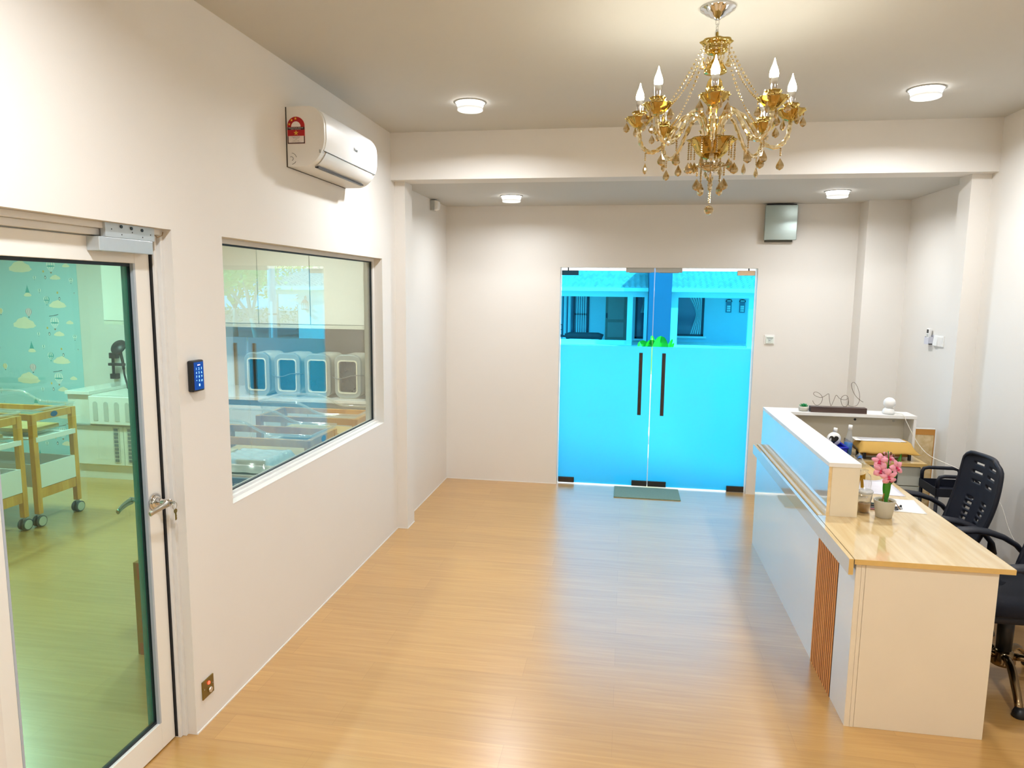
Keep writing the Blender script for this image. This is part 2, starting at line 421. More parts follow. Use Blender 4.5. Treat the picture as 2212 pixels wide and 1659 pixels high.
ST('door_leaf', m, FRW, D1, 0.002)
m = MB()
for y0, y1, z0, z1 in ((GY0, GY0+0.012, GZ0, GZ1), (GY1-0.012, GY1, GZ0, GZ1), (GY0+0.012, GY1-0.012, GZ0, GZ0+0.012), (GY0+0.012, GY1-0.012, GZ1-0.012, GZ1)): m.box((-1.862, y0, z0), (-1.848, y1, z1))
ST('gasket', m, GASKET, D1)
m = MB()
m.box((-1.848, GY1-0.010, GZ0), (LX1+0.001, GY1+0.0005, GZ1)); m.box((-1.848, GY0-0.0005, GZ0), (LX1+0.001, GY0+0.008, GZ1))
ST('glazing_bead', m, BEADB, D1)
ST('glass_pane', box((-1.859, GY0+0.002, GZ0+0.002), (-1.851, GY1-0.002, GZ1-0.002)), GREENGLASS, D1)
hy, hz = 2.452, 1.052
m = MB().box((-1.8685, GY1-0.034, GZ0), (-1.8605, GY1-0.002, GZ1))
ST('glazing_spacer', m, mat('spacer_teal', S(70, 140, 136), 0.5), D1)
ST('door_gap_shade', box((-1.842, 2.5025, 0.006), (-1.824, 2.5038, LZ1)), BLACK, D1)  # black strip painted in as the shaded gap between leaf and frame
h = ST('door_handle', MB().cyl((LX1, hy, hz), (LX1+0.008, hy, hz), 0.034, n=28).cyl((LX1+0.008, hy, hz), (LX1+0.016, hy, hz), 0.030, 0.02, n=28), CHROME, D1)
ST('spindle', MB().tube([(LX1+0.012, hy, hz), (LX1+0.04, hy, hz), (LX1+0.072, hy, hz)], [0.015, 0.013, 0.012], 16), CHROME, h)
def lever(sx, x):
    pts = []; rr = []
    for i in range(9):
        q = i/8
        pts.append((x - sx*0.014*q*q, hy + 0.004 - 0.100*q, hz - 0.004 - 0.016*q*q)); rr.append(0.0145*(1-0.35*q))
    return MB().tube(pts, rr, 12, flat=0.62, upv=(1, 0, 0))
ST('lever', lever(1, LX1+0.064), STEEL, h)
h2 = ST('door_handle', MB().cyl((LX0, hy, hz), (LX0-0.008, hy, hz), 0.034, n=28), CHROME, D1)
ST('spindle', MB().cyl((LX0-0.006, hy, hz), (LX0-0.066, hy, hz), 0.011, n=16), CHROME, h2)
ST('lever', lever(-1, LX0-0.062), STEEL, h2)
# the key in the lock
kx = LX1+0.072
t = T('door_key', 'brass key and ring hanging from the keyhole of the nursery door handle', 'key', (kx, hy, hz-0.02))
P(t, 'inserted_key', MB().cyl((kx, hy, hz), (kx+0.012, hy, hz), 0.004, n=10).prism([(hy+0.009*math.cos(a*PI/8), hz+0.007*math.sin(a*PI/8)) for a in range(16)], 'x', kx+0.011, kx+0.014), STEEL)
ring = [(kx+0.014, hy+0.004+0.014*math.cos(a*2*PI/20), hz-0.014+0.014*math.sin(a*2*PI/20)) for a in range(20)]
P(t, 'key_ring', MB().tube(ring, 0.0013, 6, closed=True), STEEL)
m = MB(); ky = hy+0.007; kz = hz-0.036
m.prism([(ky+0.0095*math.cos(a*PI/9), kz+0.0095*math.sin(a*PI/9)) for a in range(18)], 'x', kx+0.013, kx+0.0155)
m.prism([(ky-0.003, kz-0.038), (ky+0.004, kz-0.036), (ky+0.006, kz-0.030), (ky+0.004, kz-0.026), (ky+0.006, kz-0.021), (ky+0.004, kz-0.016), (ky+0.004, kz-0.006), (ky-0.003, kz-0.006)], 'x', kx+0.013, kx+0.0155)
P(t, 'hanging_key', m, BRASSP)
# magnetic lock bracket at the head of the nursery door
t = T('door_lock_bracket', 'silver magnetic lock bracket at the top corner of the nursery door', 'lock', (-1.80, 2.34, 2.03))
P(t, 'bracket_plate', box((-1.805, 2.215, 2.072), (-1.785, 2.473, 2.122)), ALU, bevel=0.001)
P(t, 'magnet_housing', box((-1.835, 2.182, 2.023), (-1.785, 2.460, 2.0715)), ALU, bevel=0.002)
for y, z in ((2.293, 2.112), (2.345, 2.110), (2.402, 2.108)):
    P(t, 'screw', MB().cyl((-1.786, y, z), (-1.782, y, z), 0.006, n=10), mat('dark_screw', S(60, 70, 76), 0.4, metal=0.8))
for y, z in ((2.245, 2.100), (2.295, 2.084), (2.350, 2.096), (2.405, 2.083), (2.45, 2.095)): P(t, 'bracket_hole', MB().cyl((-1.7855, y, z), (-1.7845, y, z), 0.0025, n=8), BLACK)
M1('lock_cable', MB().tube([(-1.79, 2.468, 2.100), (-1.785, 2.49, 2.09), (-1.783, 2.515, 2.098), (-1.79, 2.53, 2.112)], 0.0018, 6), mat('cable_tan', S(150, 124, 90), 0.6), 'thin cable looping from the door lock bracket to the frame corner', 'cable')

# ------------------------------------------------------------------ nursery window (window_1)
W1 = STE('window_1')
m = MB(); fx0, fx1 = -1.865, -1.818
m.box((fx0, WY0, WZ0), (fx1, WY0+0.012, WZ1)); m.box((fx0, WY1-0.028, WZ0), (fx1, WY1, WZ1)); m.box((fx0, WY0+0.012, WZ0), (fx1, WY1-0.028, WZ0+0.030)); m.box((fx0, WY0+0.012, WZ1-0.022), (fx1, WY1-0.028, WZ1))
ST('window_frame', m, FRG, W1, 0.002)
m = MB()
m.box((-1.8185, WY0, WZ0), (-1.800, WY1, WZ0+0.018)); m.box((-1.8, WY0, WZ0), (XL+0.001, WY1, WZ0+0.005))
ST('window_sill', m, WHITEP, W1, 0.002)
m = MB()
for y0, y1, z0, z1 in ((WY0+0.012, WY0+0.018, WZ0+0.03, WZ1-0.022), (WY1-0.036, WY1-0.028, WZ0+0.03, WZ1-0.022), (WY0+0.012, WY1-0.028, WZ0+0.03, WZ0+0.035), (WY0+0.012, WY1-0.028, WZ1-0.030, WZ1-0.022)): m.box((-1.846, y0, z0), (-1.829, y1, z1))
ST('window_gasket', m, GASKET, W1)
ST('window_pane', box((-1.842, WY0+0.012, WZ0+0.03), (-1.834, WY1-0.028, WZ1-0.022)), WINGLASS, W1)

# ------------------------------------------------------------------ air conditioner
t = T('air_conditioner', 'white split air conditioner high on the left wall with a red energy label', 'air conditioner', (XL, 3.896, 2.52))
def ac_prof(grow=0.0, z0=2.526, z1=2.824):
    pts = [(0.0, z0)]
    pts.append((0.075, z0))
    for i in range(25):     # bottom-front curve
        a = -PI/2 + (PI/2-0.02)*i/24; pts.append((0.085+0.123*math.cos(a), z0+0.150+0.150*math.sin(a)))
    for i in range(25):     # top-front curve
        a = 0.02 + (PI/2-0.02)*i/24; pts.append((0.118+0.090*math.cos(a), z1-0.100+0.100*math.sin(a)))
    pts.append((0.0, z1))
    return [(XL+p[0]+(grow if p[0] > 0.1 else 0), p[1]) for p in pts]
m = MB().prism(ac_prof(), 'y', 3.512, 4.281, smooth=True)
P(t, 'body', m, WHITE, bevel=0.003)
cov = [p for p in ac_prof(0.0) if p[0] > XL+0.118 and p[1] > 2.603]
def off(p, k=0.004):
    d = Vector((p[0]-(XL+0.09), 0, p[1]-2.69)).normalized(); return (p[0]+d.x*k, p[1]+d.z*k)
m = MB(); n = len(cov)
vs = [(off(p)[0], y, off(p)[1]) for p in cov for y in (3.530, 4.275)]+[(p[0], y, p[1]) for p in cov for y in (3.530, 4.275)]
m.add(vs, [(2*i, 2*i+1, 2*i+3, 2*i+2) for i in range(n-1)], True)
for y in (0, 1): m.add([v for k, v in enumerate(vs) if k % 2 == y], [(i, i+1, n+i+1, n+i) for i in range(n-1)])
m.add([vs[0], vs[1], vs[2*n+1], vs[2*n], vs[2*n-2], vs[2*n-1], vs[4*n-1], vs[4*n-2]], [(0, 1, 2, 3), (4, 5, 6, 7)])
P(t, 'front_cover', m, mat('ac_front_white', S(244, 246, 248), 0.35, var=0.01))
P(t, 'cover_seam', MB().tube([(off(cov[0])[0], 3.532, off(cov[0])[1]-0.0015), (off(cov[0])[0], 4.273, off(cov[0])[1]-0.0015)], 0.0022, 6), mat('seam_dark', S(92, 96, 96), 0.6))
def flap(u, v):
    a = -PI/2+0.42+v*0.80
    return (XL+0.085+0.1265*math.cos(a), 3.56+0.675*u, 2.676+0.1535*math.sin(a))
m = MB().grid(flap, 1, 16)
P(t, 'air_flap', m, WHITE)
P(t, 'air_slot', MB().box((XL+0.130, 3.565, 2.5275), (XL+0.150, 4.20, 2.534)), BLACK)
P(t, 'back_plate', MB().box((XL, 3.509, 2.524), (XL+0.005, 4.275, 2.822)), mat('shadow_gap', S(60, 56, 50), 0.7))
m = MB()
for a0, a1, r in ((0.25, 1.45, 0.028), (-1.45, -0.55, 0.028), (-1.2, 2.2, 0.010)):
    pts = [(XL+0.026+r*math.cos(a0+(a1-a0)*i/8), 3.5115, 2.566+r*math.sin(a0+(a1-a0)*i/8)) for i in range(9)]
    m.tube(pts, 0.0012, 5)
P(t, 'knockout_marks', m, mat('seam_dark', S(92, 96, 96), 0.6))
P(t, 'side_clip', MB().box((XL+0.180, 3.508, 2.592), (XL+0.188, 3.513, 2.608)), GREYP)
Mlogo = Matrix.Translation((XL+0.2135, 3.925, 2.683)) @ Matrix(((0, 0, 1, 0), (1, 0, 0, 0), (0, 1, 0, 0), (0, 0, 0, 1)))
P(t, 'logo', MB().text('Haier', 0.026, Mlogo, 0.0005), mat('logo_grey', S(86, 92, 92), 0.5))
# energy label on the side facing the camera (plane y = 3.51)
RED = mat('label_red', S(176, 8, 14), 0.45); DRED = mat('label_maroon', S(52, 4, 12), 0.5); YEL = mat('label_yellow', S(244, 190, 60), 0.5)
PINK = mat('label_white', S(238, 228, 224), 0.5); INK = mat('label_ink', S(40, 34, 34), 0.6)
lx, lz, lw = XL+0.056, 2.640, 0.100
def LM(dx, dz, k=0.0): return Matrix.Translation((lx+dx, 3.5085-k, lz+dz)) @ Matrix(((1, 0, 0, 0), (0, 0, -1, 0), (0, 1, 0, 0), (0, 0, 0, 1)))
def arch(w_, z0, z1, r): return [(lx-w_, z0), (lx+w_, z0), (lx+w_, z1)]+[(lx+w_*math.cos(PI*i/16), z1+r*math.sin(PI*i/16)) for i in range(1, 16)]+[(lx-w_, z1)]
def star(cx, cz, r): return [(cx+(r if i % 2 == 0 else r*0.42)*math.sin(i*PI/5), cz+(r if i % 2 == 0 else r*0.42)*math.cos(i*PI/5)) for i in range(9, -1, -1)]
lab = MB()
lab.use(PINK).prism(arch(0.0500, lz-0.004, lz+0.088, 0.048), 'y', 3.5116, 3.5106)
lab.use(RED).prism(arch(0.0470, lz, lz+0.088, 0.045), 'y', 3.5106, 3.5100)
lab.use(DRED).box((lx-0.047, 3.5100, lz+0.068), (lx+0.047, 3.5096, lz+0.082))
lab.use(DRED).box((lx-0.047, 3.5100, lz), (lx+0.047, 3.5096, lz+0.005)).box((lx-0.047, 3.5100, lz), (lx-0.042, 3.5096, lz+0.036)).box((lx+0.042, 3.5100, lz), (lx+0.047, 3.5096, lz+0.036))
lab.use(PINK).box((lx-0.042, 3.5100, lz+0.005), (lx+0.042, 3.5095, lz+0.038))
lab.use(PINK).prism([(lx+0.026*math.cos(PI*i/14), lz+0.083+0.027*math.sin(PI*i/14)) for i in range(15)], 'y', 3.5100, 3.5095)
for a in (165, 128, 92):
    lab.use(YEL).prism(star(lx+0.037*math.cos(a*PI/180), lz+0.087+0.037*math.sin(a*PI/180), 0.0075), 'y', 3.5100, 3.5094)
lab.use(YEL).prism(star(lx, lz+0.053, 0.0135), 'y', 3.5100, 3.5094)
lab.use(INK).text('3', 0.012, LM(0, 0.053, 0.001)).text('', 0.01, LM(0, 0))
lab.use(PINK).text('PENGGUNAAN TENAGA', 0.0072, LM(0, 0.077, 0.0012)).text('ENERGY CONSUMPTION', 0.0048, LM(0, 0.0705, 0.0012))
lab.use(INK).text('Penghawa Dingin', 0.0065, LM(0, 0.032, 0.0015)).text('Air Conditioner', 0.0045, LM(0, 0.026, 0.0015)).text('kWh', 0.005, LM(0, 0.020, 0.0015)).text('Penggunaan Tenaga', 0.0045, LM(0, 0.014, 0.0015)).text('Average Energy Consumption', 0.004, LM(0, 0.0085, 0.0015))
P(t, 'energy_label', lab)

# ------------------------------------------------------------------ small fittings on the left wall
t = T('access_keypad', 'black access keypad with glowing blue digits beside the nursery door', 'keypad', (XL, 2.62, 1.48))
P(t, 'housing', box((XL, 2.590, 1.475), (XL+0.026, 2.668, 1.604)), BLACK, bevel=0.006)
P(t, 'touch_face', box((XL+0.0255, 2.597, 1.483), (XL+0.0275, 2.661, 1.597)), mat('keypad_blue', S(8, 44, 110), 0.15, emit=S(6, 40, 130), est=0.9), bevel=0.0008)
KG = mat('keypad_glow', S(150, 200, 255), 0.4, emit=S(150, 205, 255), est=2.5)
m = MB()
MX = Matrix(((0, 0, 1, 0), (1, 0, 0, 0), (0, 1, 0, 0), (0, 0, 0, 1)))
for i, ch in enumerate('123456789*0#'):
    m.text(ch, 0.0135, Matrix.Translation((XL+0.0278, 2.6115+0.0175*(i % 3), 1.5695-0.0165*(i//3))) @ MX)
P(t, 'digits', m, KG)
P(t, 'bell_button', MB().prism([(2.629+0.004*math.cos(a*PI/6), 1.502+0.0055*math.sin(a*PI/6)) for a in range(12)], 'x', XL+0.0275, XL+0.0285), KG)
P(t, 'status_light', MB().box((XL+0.0275, 2.621, 1.5835), (XL+0.0285, 2.637, 1.5865)), mat('status_pink', S(250, 200, 240), 0.4, emit=S(250, 200, 240), est=3))
t = T('key_switch', 'bronze wall plate with a red light and a chrome key switch near the floor', 'switch', (XL, 2.622, 0.13))
P(t, 'plate', box((XL, 2.581, 0.128), (XL+0.006, 2.663, 0.210)), BRASSP, bevel=0.0015)
P(t, 'indicator_light', MB().cyl((XL+0.006, 2.625, 0.187), (XL+0.010, 2.625, 0.187), 0.008, 0.006, n=14), mat('red_led', S(255, 90, 70), 0.4, emit=S(255, 60, 40), est=4))
P(t, 'key_barrel', MB().cyl((XL+0.006, 2.628, 0.155), (XL+0.016, 2.628, 0.155), 0.012, 0.011, n=18).box((XL+0.0155, 2.626, 0.150), (XL+0.0165, 2.630, 0.160)), CHROME)
for y in (2.592, 2.653): P(t, 'plate_screw', MB().cyl((XL+0.006, y, 0.172), (XL+0.0075, y, 0.172), 0.003, n=8), STEEL)
t = T('motion_sensor', 'small grey and white motion sensor near the ceiling on the left wall', 'sensor', (XL, 6.25, 2.60))
P(t, 'mount', box((XL, 6.215, 2.610), (XL+0.035, 6.305, 2.700)), GREYP, bevel=0.004)
m = MB().prism([(XL+0.035, 2.608), (XL+0.066, 2.622), (XL+0.074, 2.66), (XL+0.070, 2.690), (XL+0.035, 2.700)], 'y', 6.222, 6.298)
P(t, 'lens_cover', m, WHITE, bevel=0.004)

# ------------------------------------------------------------------ fittings on the back and right walls
t = T('alarm_box', 'grey metal box fixed to the back wall under the ceiling right of the doors', 'box', (1.34, YK, 2.38))
P(t, 'back_box', box((1.222, YK-0.055, 2.368), (1.455, YK, 2.690)), mat('dark_box', S(70, 70, 60), 0.5), bevel=0.002)
P(t, 'cover', box((1.204, YK-0.085, 2.382), (1.482, YK-0.055, 2.690)), mat('satin_grey_metal', S(165, 178, 174), 0.24, metal=0.85, var=0.03), bevel=0.004)
P(t, 'top_grille', box((1.215, YK-0.082, 2.6905), (1.47, YK-0.006, 2.698)), BLACK)
t = T('key_card_switch', 'white key card switch on the back wall right of the glass doors', 'switch', (1.317, YK, 1.436))
P(t, 'plate', box((1.272, YK-0.009, 1.437), (1.362, YK, 1.526)), WHITE, bevel=0.002)
P(t, 'card_holder', box((1.283, YK-0.020, 1.447), (1.352, YK-0.009, 1.512)), mat('pale_green_plastic', S(224, 234, 228), 0.3), bevel=0.003)
P(t, 'card_slot', box((1.291, YK-0.0212, 1.4965), (1.347, YK-0.019, 1.5005)), BLACK)
m = MB(); m.box((1.300, YK-0.0208, 1.486), (1.338, YK-0.0198, 1.490))
m.prism([(1.312+0.005*math.cos(a*PI/6), 1.475+0.005*math.sin(a*PI/6)) for a in range(12)], 'y', YK-0.0208, YK-0.0198).box((1.315, YK-0.0208, 1.4735), (1.330, YK-0.0198, 1.4765)).box((1.327, YK-0.0208, 1.470), (1.330, YK-0.0198, 1.475)).box((1.304, YK-0.0208, 1.460), (1.330, YK-0.0198, 1.462))
P(t, 'key_symbol', m, mat('symbol_grey', S(120, 140, 146), 0.5))
t = T('light_switch', 'white two-gang rocker light switch on the right wall', 'switch', (XR, 5.79, 1.515))
P(t, 'plate', box((XR-0.008, 5.715, 1.515), (XR, 5.885, 1.600)), WHITE, bevel=0.002)
P(t, 'rocker', MB().prism([(XR-0.008, 1.523), (XR-0.008, 1.592), (XR-0.011, 1.592), (XR-0.018, 1.523)], 'y', 5.805, 5.875), WHITE)
P(t, 'rocker', MB().prism([(XR-0.008, 1.523), (XR-0.008, 1.592), (XR-0.016, 1.592), (XR-0.011, 1.523)], 'y', 5.726, 5.796), WHITE)
M1('remote_holder', MB().box((XR-0.034, 5.905, 1.525), (XR, 5.985, 1.532)).box((XR-0.036, 5.905, 1.525), (XR-0.033, 5.985, 1.578)).box((XR-0.034, 5.905, 1.525), (XR, 5.908, 1.585)).box((XR-0.034, 5.982, 1.525), (XR, 5.985, 1.585)).box((XR-0.002, 5.905, 1.525), (XR, 5.985, 1.600)),
   mat('lilac_grey_plastic', S(208, 210, 222), 0.35), 'small grey wall cradle holding the remote control', 'holder')
t = T('remote_control', 'white air conditioner remote with a dark screen standing in the wall cradle', 'remote control', (XR-0.018, 5.945, 1.534))
P(t, 'body', box((XR-0.030, 5.920, 1.534), (XR-0.010, 5.970, 1.648)), WHITE, bevel=0.004)
P(t, 'screen', box((XR-0.0315, 5.929, 1.612), (XR-0.0295, 5.961, 1.640)), BLACK)
m = MB()
for i in range(6): m.box((XR-0.0315, 5.927+0.013*(i % 3), 1.585+0.011*(i//3)), (XR-0.0295, 5.936+0.013*(i % 3), 1.592+0.011*(i//3)))
P(t, 'buttons', m, GREYP)

# ------------------------------------------------------------------ ceiling downlights
LGLOW = mat('lamp_side_glow', S(255, 255, 252), 0.5, var=0, emit=(1.0, 0.99, 0.97), est=9.0)
LDISC = mat('lamp_disc', S(245, 250, 252), 0.4, var=0, emit=(0.93, 0.98, 1.0), est=0.75)
LRING = mat('lamp_ring', S(190, 190, 186), 0.4)
def downlight(x, y, z, label, k=1.0):
    t = T('downlight', label, 'lamp', (x, y, z), 'round ceiling downlights')
    P(t, 'trim_ring', MB().lathe([(0.096, 0), (0.098, -0.004), (0.090, -0.006), (0.084, -0.004), (0.084, 0)], (x, y, z), 36), LRING)
    P(t, 'glowing_drum', MB().lathe([(0.082, 0), (0.0815, -0.020), (0.079, -0.0255)], (x, y, z), 36), LGLOW)
    P(t, 'drum_wall', MB().lathe([(0.0785, -0.0255), (0.078, -0.048)], (x, y, z), 36), mat('lamp_wall', S(236, 240, 240), 0.5, var=0, emit=(0.9, 0.95, 0.97), est=0.45))
    P(t, 'diffuser_disc', MB().lathe([(0.0, -0.051), (0.074, -0.051), (0.0785, -0.048), (0.0785, -0.046)], (x, y, z), 36), LDISC)
    l = bpy.data.lights.new('downlight_light', 'AREA'); l.shape = 'DISK'; l.size = 0.15; l.energy = LAMP_P*k; l.color = LAMP_C; l.spread = 2.85
    lo = bpy.data.objects.new('downlight_light', l); COL.objects.link(lo); lo.parent = t; lo.location = (0, 0, -0.053)
    return t
downlight(-0.985, 4.39, ZC, 'round ceiling downlight over the front hall beside the air conditioner wall')
downlight(1.615, 4.41, ZC, 'round ceiling downlight right of the chandelier above the reception desk')
downlight(-1.0, 6.08, ZB, 'round downlight in the lower ceiling left of the glass doors', 0.48)
downlight(1.61, 5.99, ZB, 'round downlight in the lower ceiling right of the glass doors', 0.48)
for x, y in ((-0.985, 1.4), (1.615, 1.4), (-0.985, -1.2), (1.615, -1.2)):  # unseen downlights, added behind the viewpoint to brighten the hall
    downlight(x, y, ZC, 'unseen round downlight added behind the viewpoint as fill light', 1.15)
for x, y, k in ((-3.2, 2.2, 1.0), (-5.4, 2.2, 1.2), (-3.0, 5.2, 1.9), (-5.6, 5.0, 2.5)):
    downlight(x, y, NZC, 'round ceiling downlight inside the nursery', k)

# ------------------------------------------------------------------ chandelier
def crystal(name, tint, gl, f):
    m = bpy.data.materials.new(name); m.use_nodes = True
    nt = m.node_tree; n = nt.nodes; n.remove(n['Principled BSDF']); out = n['Material Output']
    no = n.new('ShaderNodeTexNoise'); no.inputs['Scale'].default_value = 60; tc = n.new('ShaderNodeTexCoord'); nt.links.new(tc.outputs['Object'], no.inputs['Vector'])
    mx = n.new('ShaderNodeMix'); mx.data_type = 'RGBA'; mx.inputs['A'].default_value = tuple(c*0.85 for c in tint[:3])+(1,); mx.inputs['B'].default_value = (*tint[:3], 1)
    nt.links.new(no.outputs['Fac'], mx.inputs['Factor'])
    tr = n.new('ShaderNodeBsdfTransparent'); nt.links.new(mx.outputs['Result'], tr.inputs['Color'])
    g = n.new('ShaderNodeBsdfGlossy'); g.inputs['Color'].default_value = (*gl[:3], 1); g.inputs['Roughness'].default_value = 0.08
    lw = n.new('ShaderNodeLayerWeight'); lw.inputs['Blend'].default_value = 0.5
    mr = n.new('ShaderNodeMapRange'); mr.inputs['To Min'].default_value = f; mr.inputs['To Max'].default_value = 1.0
    nt.links.new(lw.outputs['Facing'], mr.inputs['Value'])
    ms = n.new('ShaderNodeMixShader'); nt.links.new(mr.outputs[0], ms.inputs[0]); nt.links.new(tr.outputs[0], ms.inputs[1]); nt.links.new(g.outputs[0], ms.inputs[2])
    nt.links.new(ms.outputs[0], out.inputs['Surface'])
    return m
GOLDG = crystal('gold_glass', S(212, 184, 100), S(226, 200, 122), 0.40)
AMBER = crystal('amber_crystal', S(216, 196, 150), S(236, 222, 190), 0.30)
CRYST = crystal('clear_crystal', S(240, 228, 188), S(252, 244, 220), 0.40)
BULB = mat('candle_bulb', S(255, 250, 236), 0.3, var=0, emit=(1.0, 0.93, 0.76), est=BULB_E)
CX, CY = 0.328, 3.10
ch = T('chandelier', 'gold glass chandelier with candle bulbs and hanging crystal drops', 'chandelier', (CX, CY, 2.21))
P(ch, 'canopy', MB().lathe([(0, -0.046), (0.012, -0.046), (0.016, -0.040), (0.030, -0.036), (0.034, -0.028), (0.052, -0.022), (0.056, -0.014), (0.070, -0.008), (0.072, 0)], (CX, CY, ZC), 40), CHROME)
m = MB()
zt = 3.002; nl = 4
for i in range(nl):
    zc = zt-0.013-i*0.0225; a = (i % 2)*PI/2+0.4
    pts = []
    for k in range(16):
        th = 2*PI*k/16; px = 0.0075*math.cos(th); pz = 0.0155*math.sin(th)
        pts.append((CX+px*math.cos(a), CY+px*math.sin(a), zc+pz))
    m.tube(pts, 0.0022, 6, closed=True)
P(ch, 'chain', m, CHROME)
crown = P(ch, 'crown_dish', MB().lathe([(0.012, -0.052), (0.036, -0.044), (0.046, -0.030), (0.040, -0.020), (0.052, -0.010), (0.064, 0.000), (0.060, 0.002), (0.030, -0.012), (0.0, -0.014)], (CX, CY, 2.914), 48, ripple=(8, 0.10)), GOLDG)
P(ch, 'stem', MB().lathe([(0.006, 0.49), (0.009, 0.44), (0.014, 0.43), (0.008, 0.42), (0.010, 0.39), (0.030, 0.368), (0.044, 0.345), (0.046, 0.335), (0.040, 0.332), (0.018, 0.33), (0.016, 0.318),
                       (0.028, 0.300), (0.035, 0.272), (0.034, 0.240), (0.026, 0.205), (0.016, 0.18), (0.013, 0.165), (0.020, 0.155), (0.015, 0.14), (0.018, 0.10), (0.040, 0.07), (0.044, 0.055), (0.02, 0.04), (0.016, 0.0)], (CX, CY, 2.46), 28), GOLDG)
P(ch, 'centre_bowl', MB().lathe([(0.014, 0.0), (0.040, 0.006), (0.060, 0.026), (0.072, 0.050), (0.090, 0.074), (0.098, 0.078), (0.092, 0.074), (0.070, 0.056), (0.052, 0.030), (0.0, 0.014)], (CX, CY, 2.452), 64, ripple=(8, 0.10)), GOLDG)
P(ch, 'lower_dish', MB().lathe([(0.008, -0.006), (0.024, 0.0), (0.044, 0.012), (0.058, 0.028), (0.054, 0.029), (0.030, 0.016), (0.0, 0.012)], (CX, CY, 2.404), 48, ripple=(8, 0.08)), AMBER)
P(ch, 'lower_stem', MB().lathe([(0.010, 0.04), (0.016, 0.03), (0.010, 0.02), (0.014, 0.008), (0.006, 0)], (CX, CY, 2.425), 20), CHROME)
P(ch, 'finial', MB().lathe([(0.006, 0.024), (0.018, 0.016), (0.012, 0.004), (0.006, -0.006), (0.0, -0.010)], (CX, CY, 2.385), 20), CHROME)

def drop(mb, x, y, z, h=0.040, ang=0.0):
    """faceted almond crystal hanging from (x,y,z)"""
    h *= 1.15; w_ = h*0.36
    M = Matrix.Translation((x, y, z)) @ Matrix.Rotation(ang, 4, 'Z')
    prof = [(0, 0), (w_*0.38, -h*0.22), (w_*0.86, -h*0.50), (w_, -h*0.68), (w_*0.78, -h*0.86), (0, -h)]
    return mb.lathe(prof, (0, 0, 0), 8, False, M, sy=0.55)
def beads(mb, pts, r=0.0042, n=6):
    for p in pts: mb.ball(p, r, n, 4, smooth=False)
    return mb
def arm(a, k):
    ca, sa = math.cos(a), math.sin(a)
    W = lambda r, z, t=0.0: (CX+r*0.90*ca-t*sa, CY+r*0.90*sa+t*ca, z)
    prof = [(0.030, 2.520), (0.040, 2.575), (0.062, 2.618), (0.098, 2.634), (0.136, 2.618), (0.170, 2.575), (0.205, 2.528), (0.240, 2.498), (0.275, 2.489), (0.305, 2.502), (0.325, 2.530), (0.332, 2.565), (0.333, 2.595)]
    # smooth the path
    path = []
    for i in range(len(prof)-1):
        for q in range(4):
            t = q/4; p0 = prof[max(i-1, 0)]; p1 = prof[i]; p2 = prof[i+1]; p3 = prof[min(i+2, len(prof)-1)]
            path.append(tuple(0.5*((2*p1[d])+(-p0[d]+p2[d])*t+(2*p0[d]-5*p1[d]+4*p2[d]-p3[d])*t*t+(-p0[d]+3*p1[d]-3*p2[d]+p3[d])*t**3) for d in (0, 1)))
    path.append(prof[-1])
    A = P(ch, 'arm', MB().tube([W(*p) for p in path], [0.0088*(1+0.16*math.sin(i*2.1)) for i in range(len(path))], 10, smooth=False), CRYST)
    c = W(0.333, 0)
    P(A, 'bobeche', MB().lathe([(0.008, -0.018), (0.026, -0.012), (0.040, 0.002), (0.050, 0.016), (0.057, 0.022), (0.053, 0.024), (0.038, 0.010), (0.022, 0.004), (0.0, 0.003)], (c[0], c[1], 2.608), 60, ripple=(10, 0.13)), GOLDG)
    P(A, 'candle_cup', MB().lathe([(0.010, 0), (0.018, 0.006), (0.021, 0.018), (0.031, 0.034), (0.028, 0.036), (0.017, 0.022), (0.0, 0.016)], (c[0], c[1], 2.620), 32, ripple=(8, 0.14)), GOLDG)
    P(A, 'bulb_socket', MB().lathe([(0.0, 0), (0.013, 0), (0.0135, 0.004), (0.0125, 0.012), (0.0135, 0.034), (0.0155, 0.060), (0.0, 0.061)], (c[0], c[1], 2.641), 18), CHROME)
    P(A, 'candle_bulb', MB().lathe([(0.0125, 0), (0.0160, 0.006), (0.0168, 0.014), (0.0152, 0.025), (0.0110, 0.038), (0.0065, 0.049), (0.0032, 0.060), (0.0014, 0.069), (0.0, 0.072)], (c[0], c[1], 2.701), 18), BULB)
    for j, q in enumerate((0.4, 2.0, 3.5, 5.1)):
        x, y = c[0]+0.055*math.cos(a+q), c[1]+0.055*math.sin(a+q)
        mb = beads(MB(), [(x, y, 2.622-0.006*i) for i in range(2)], 0.0036); drop(mb, x, y, 2.610, 0.036+0.004*(j % 2), a+q)
        P(A, 'pendant', mb, AMBER)
    for r, nb, hh in ((0.300, 4, 0.043), (0.215, 5, 0.044)):
        p = W(r, 2.494 if r > 0.25 else 2.512, 0.0)
        mb = beads(MB(), [(p[0], p[1], p[2]-0.010-0.0085*i) for i in range(nb)]); drop(mb, p[0], p[1], p[2]-0.012-0.0085*nb, hh, a+1.3*k)
        P(A, 'drop_strand', mb, AMBER)
    # swag of beads from the crown to the candle cup
    s0, s1 = W(0.058, 2.905), W(0.300, 2.622); pts = []
    for i in range(27):
        q = i/26; pts.append((s0[0]+(s1[0]-s0[0])*q, s0[1]+(s1[1]-s0[1])*q, s0[2]+(s1[2]-s0[2])*q-0.105*4*q*(1-q)*0.5))
    mb = MB()
    for i, p in enumerate(pts): mb.ball(p, 0.0036+0.0028*abs(math.sin(i*0.22)), 6, 4, smooth=False)
    P(ch, 'bead_swag', mb, CRYST)
A0 = math.atan2(-CY, -CX)+0.005
for k in range(8): arm(A0+k*PI/4, k)
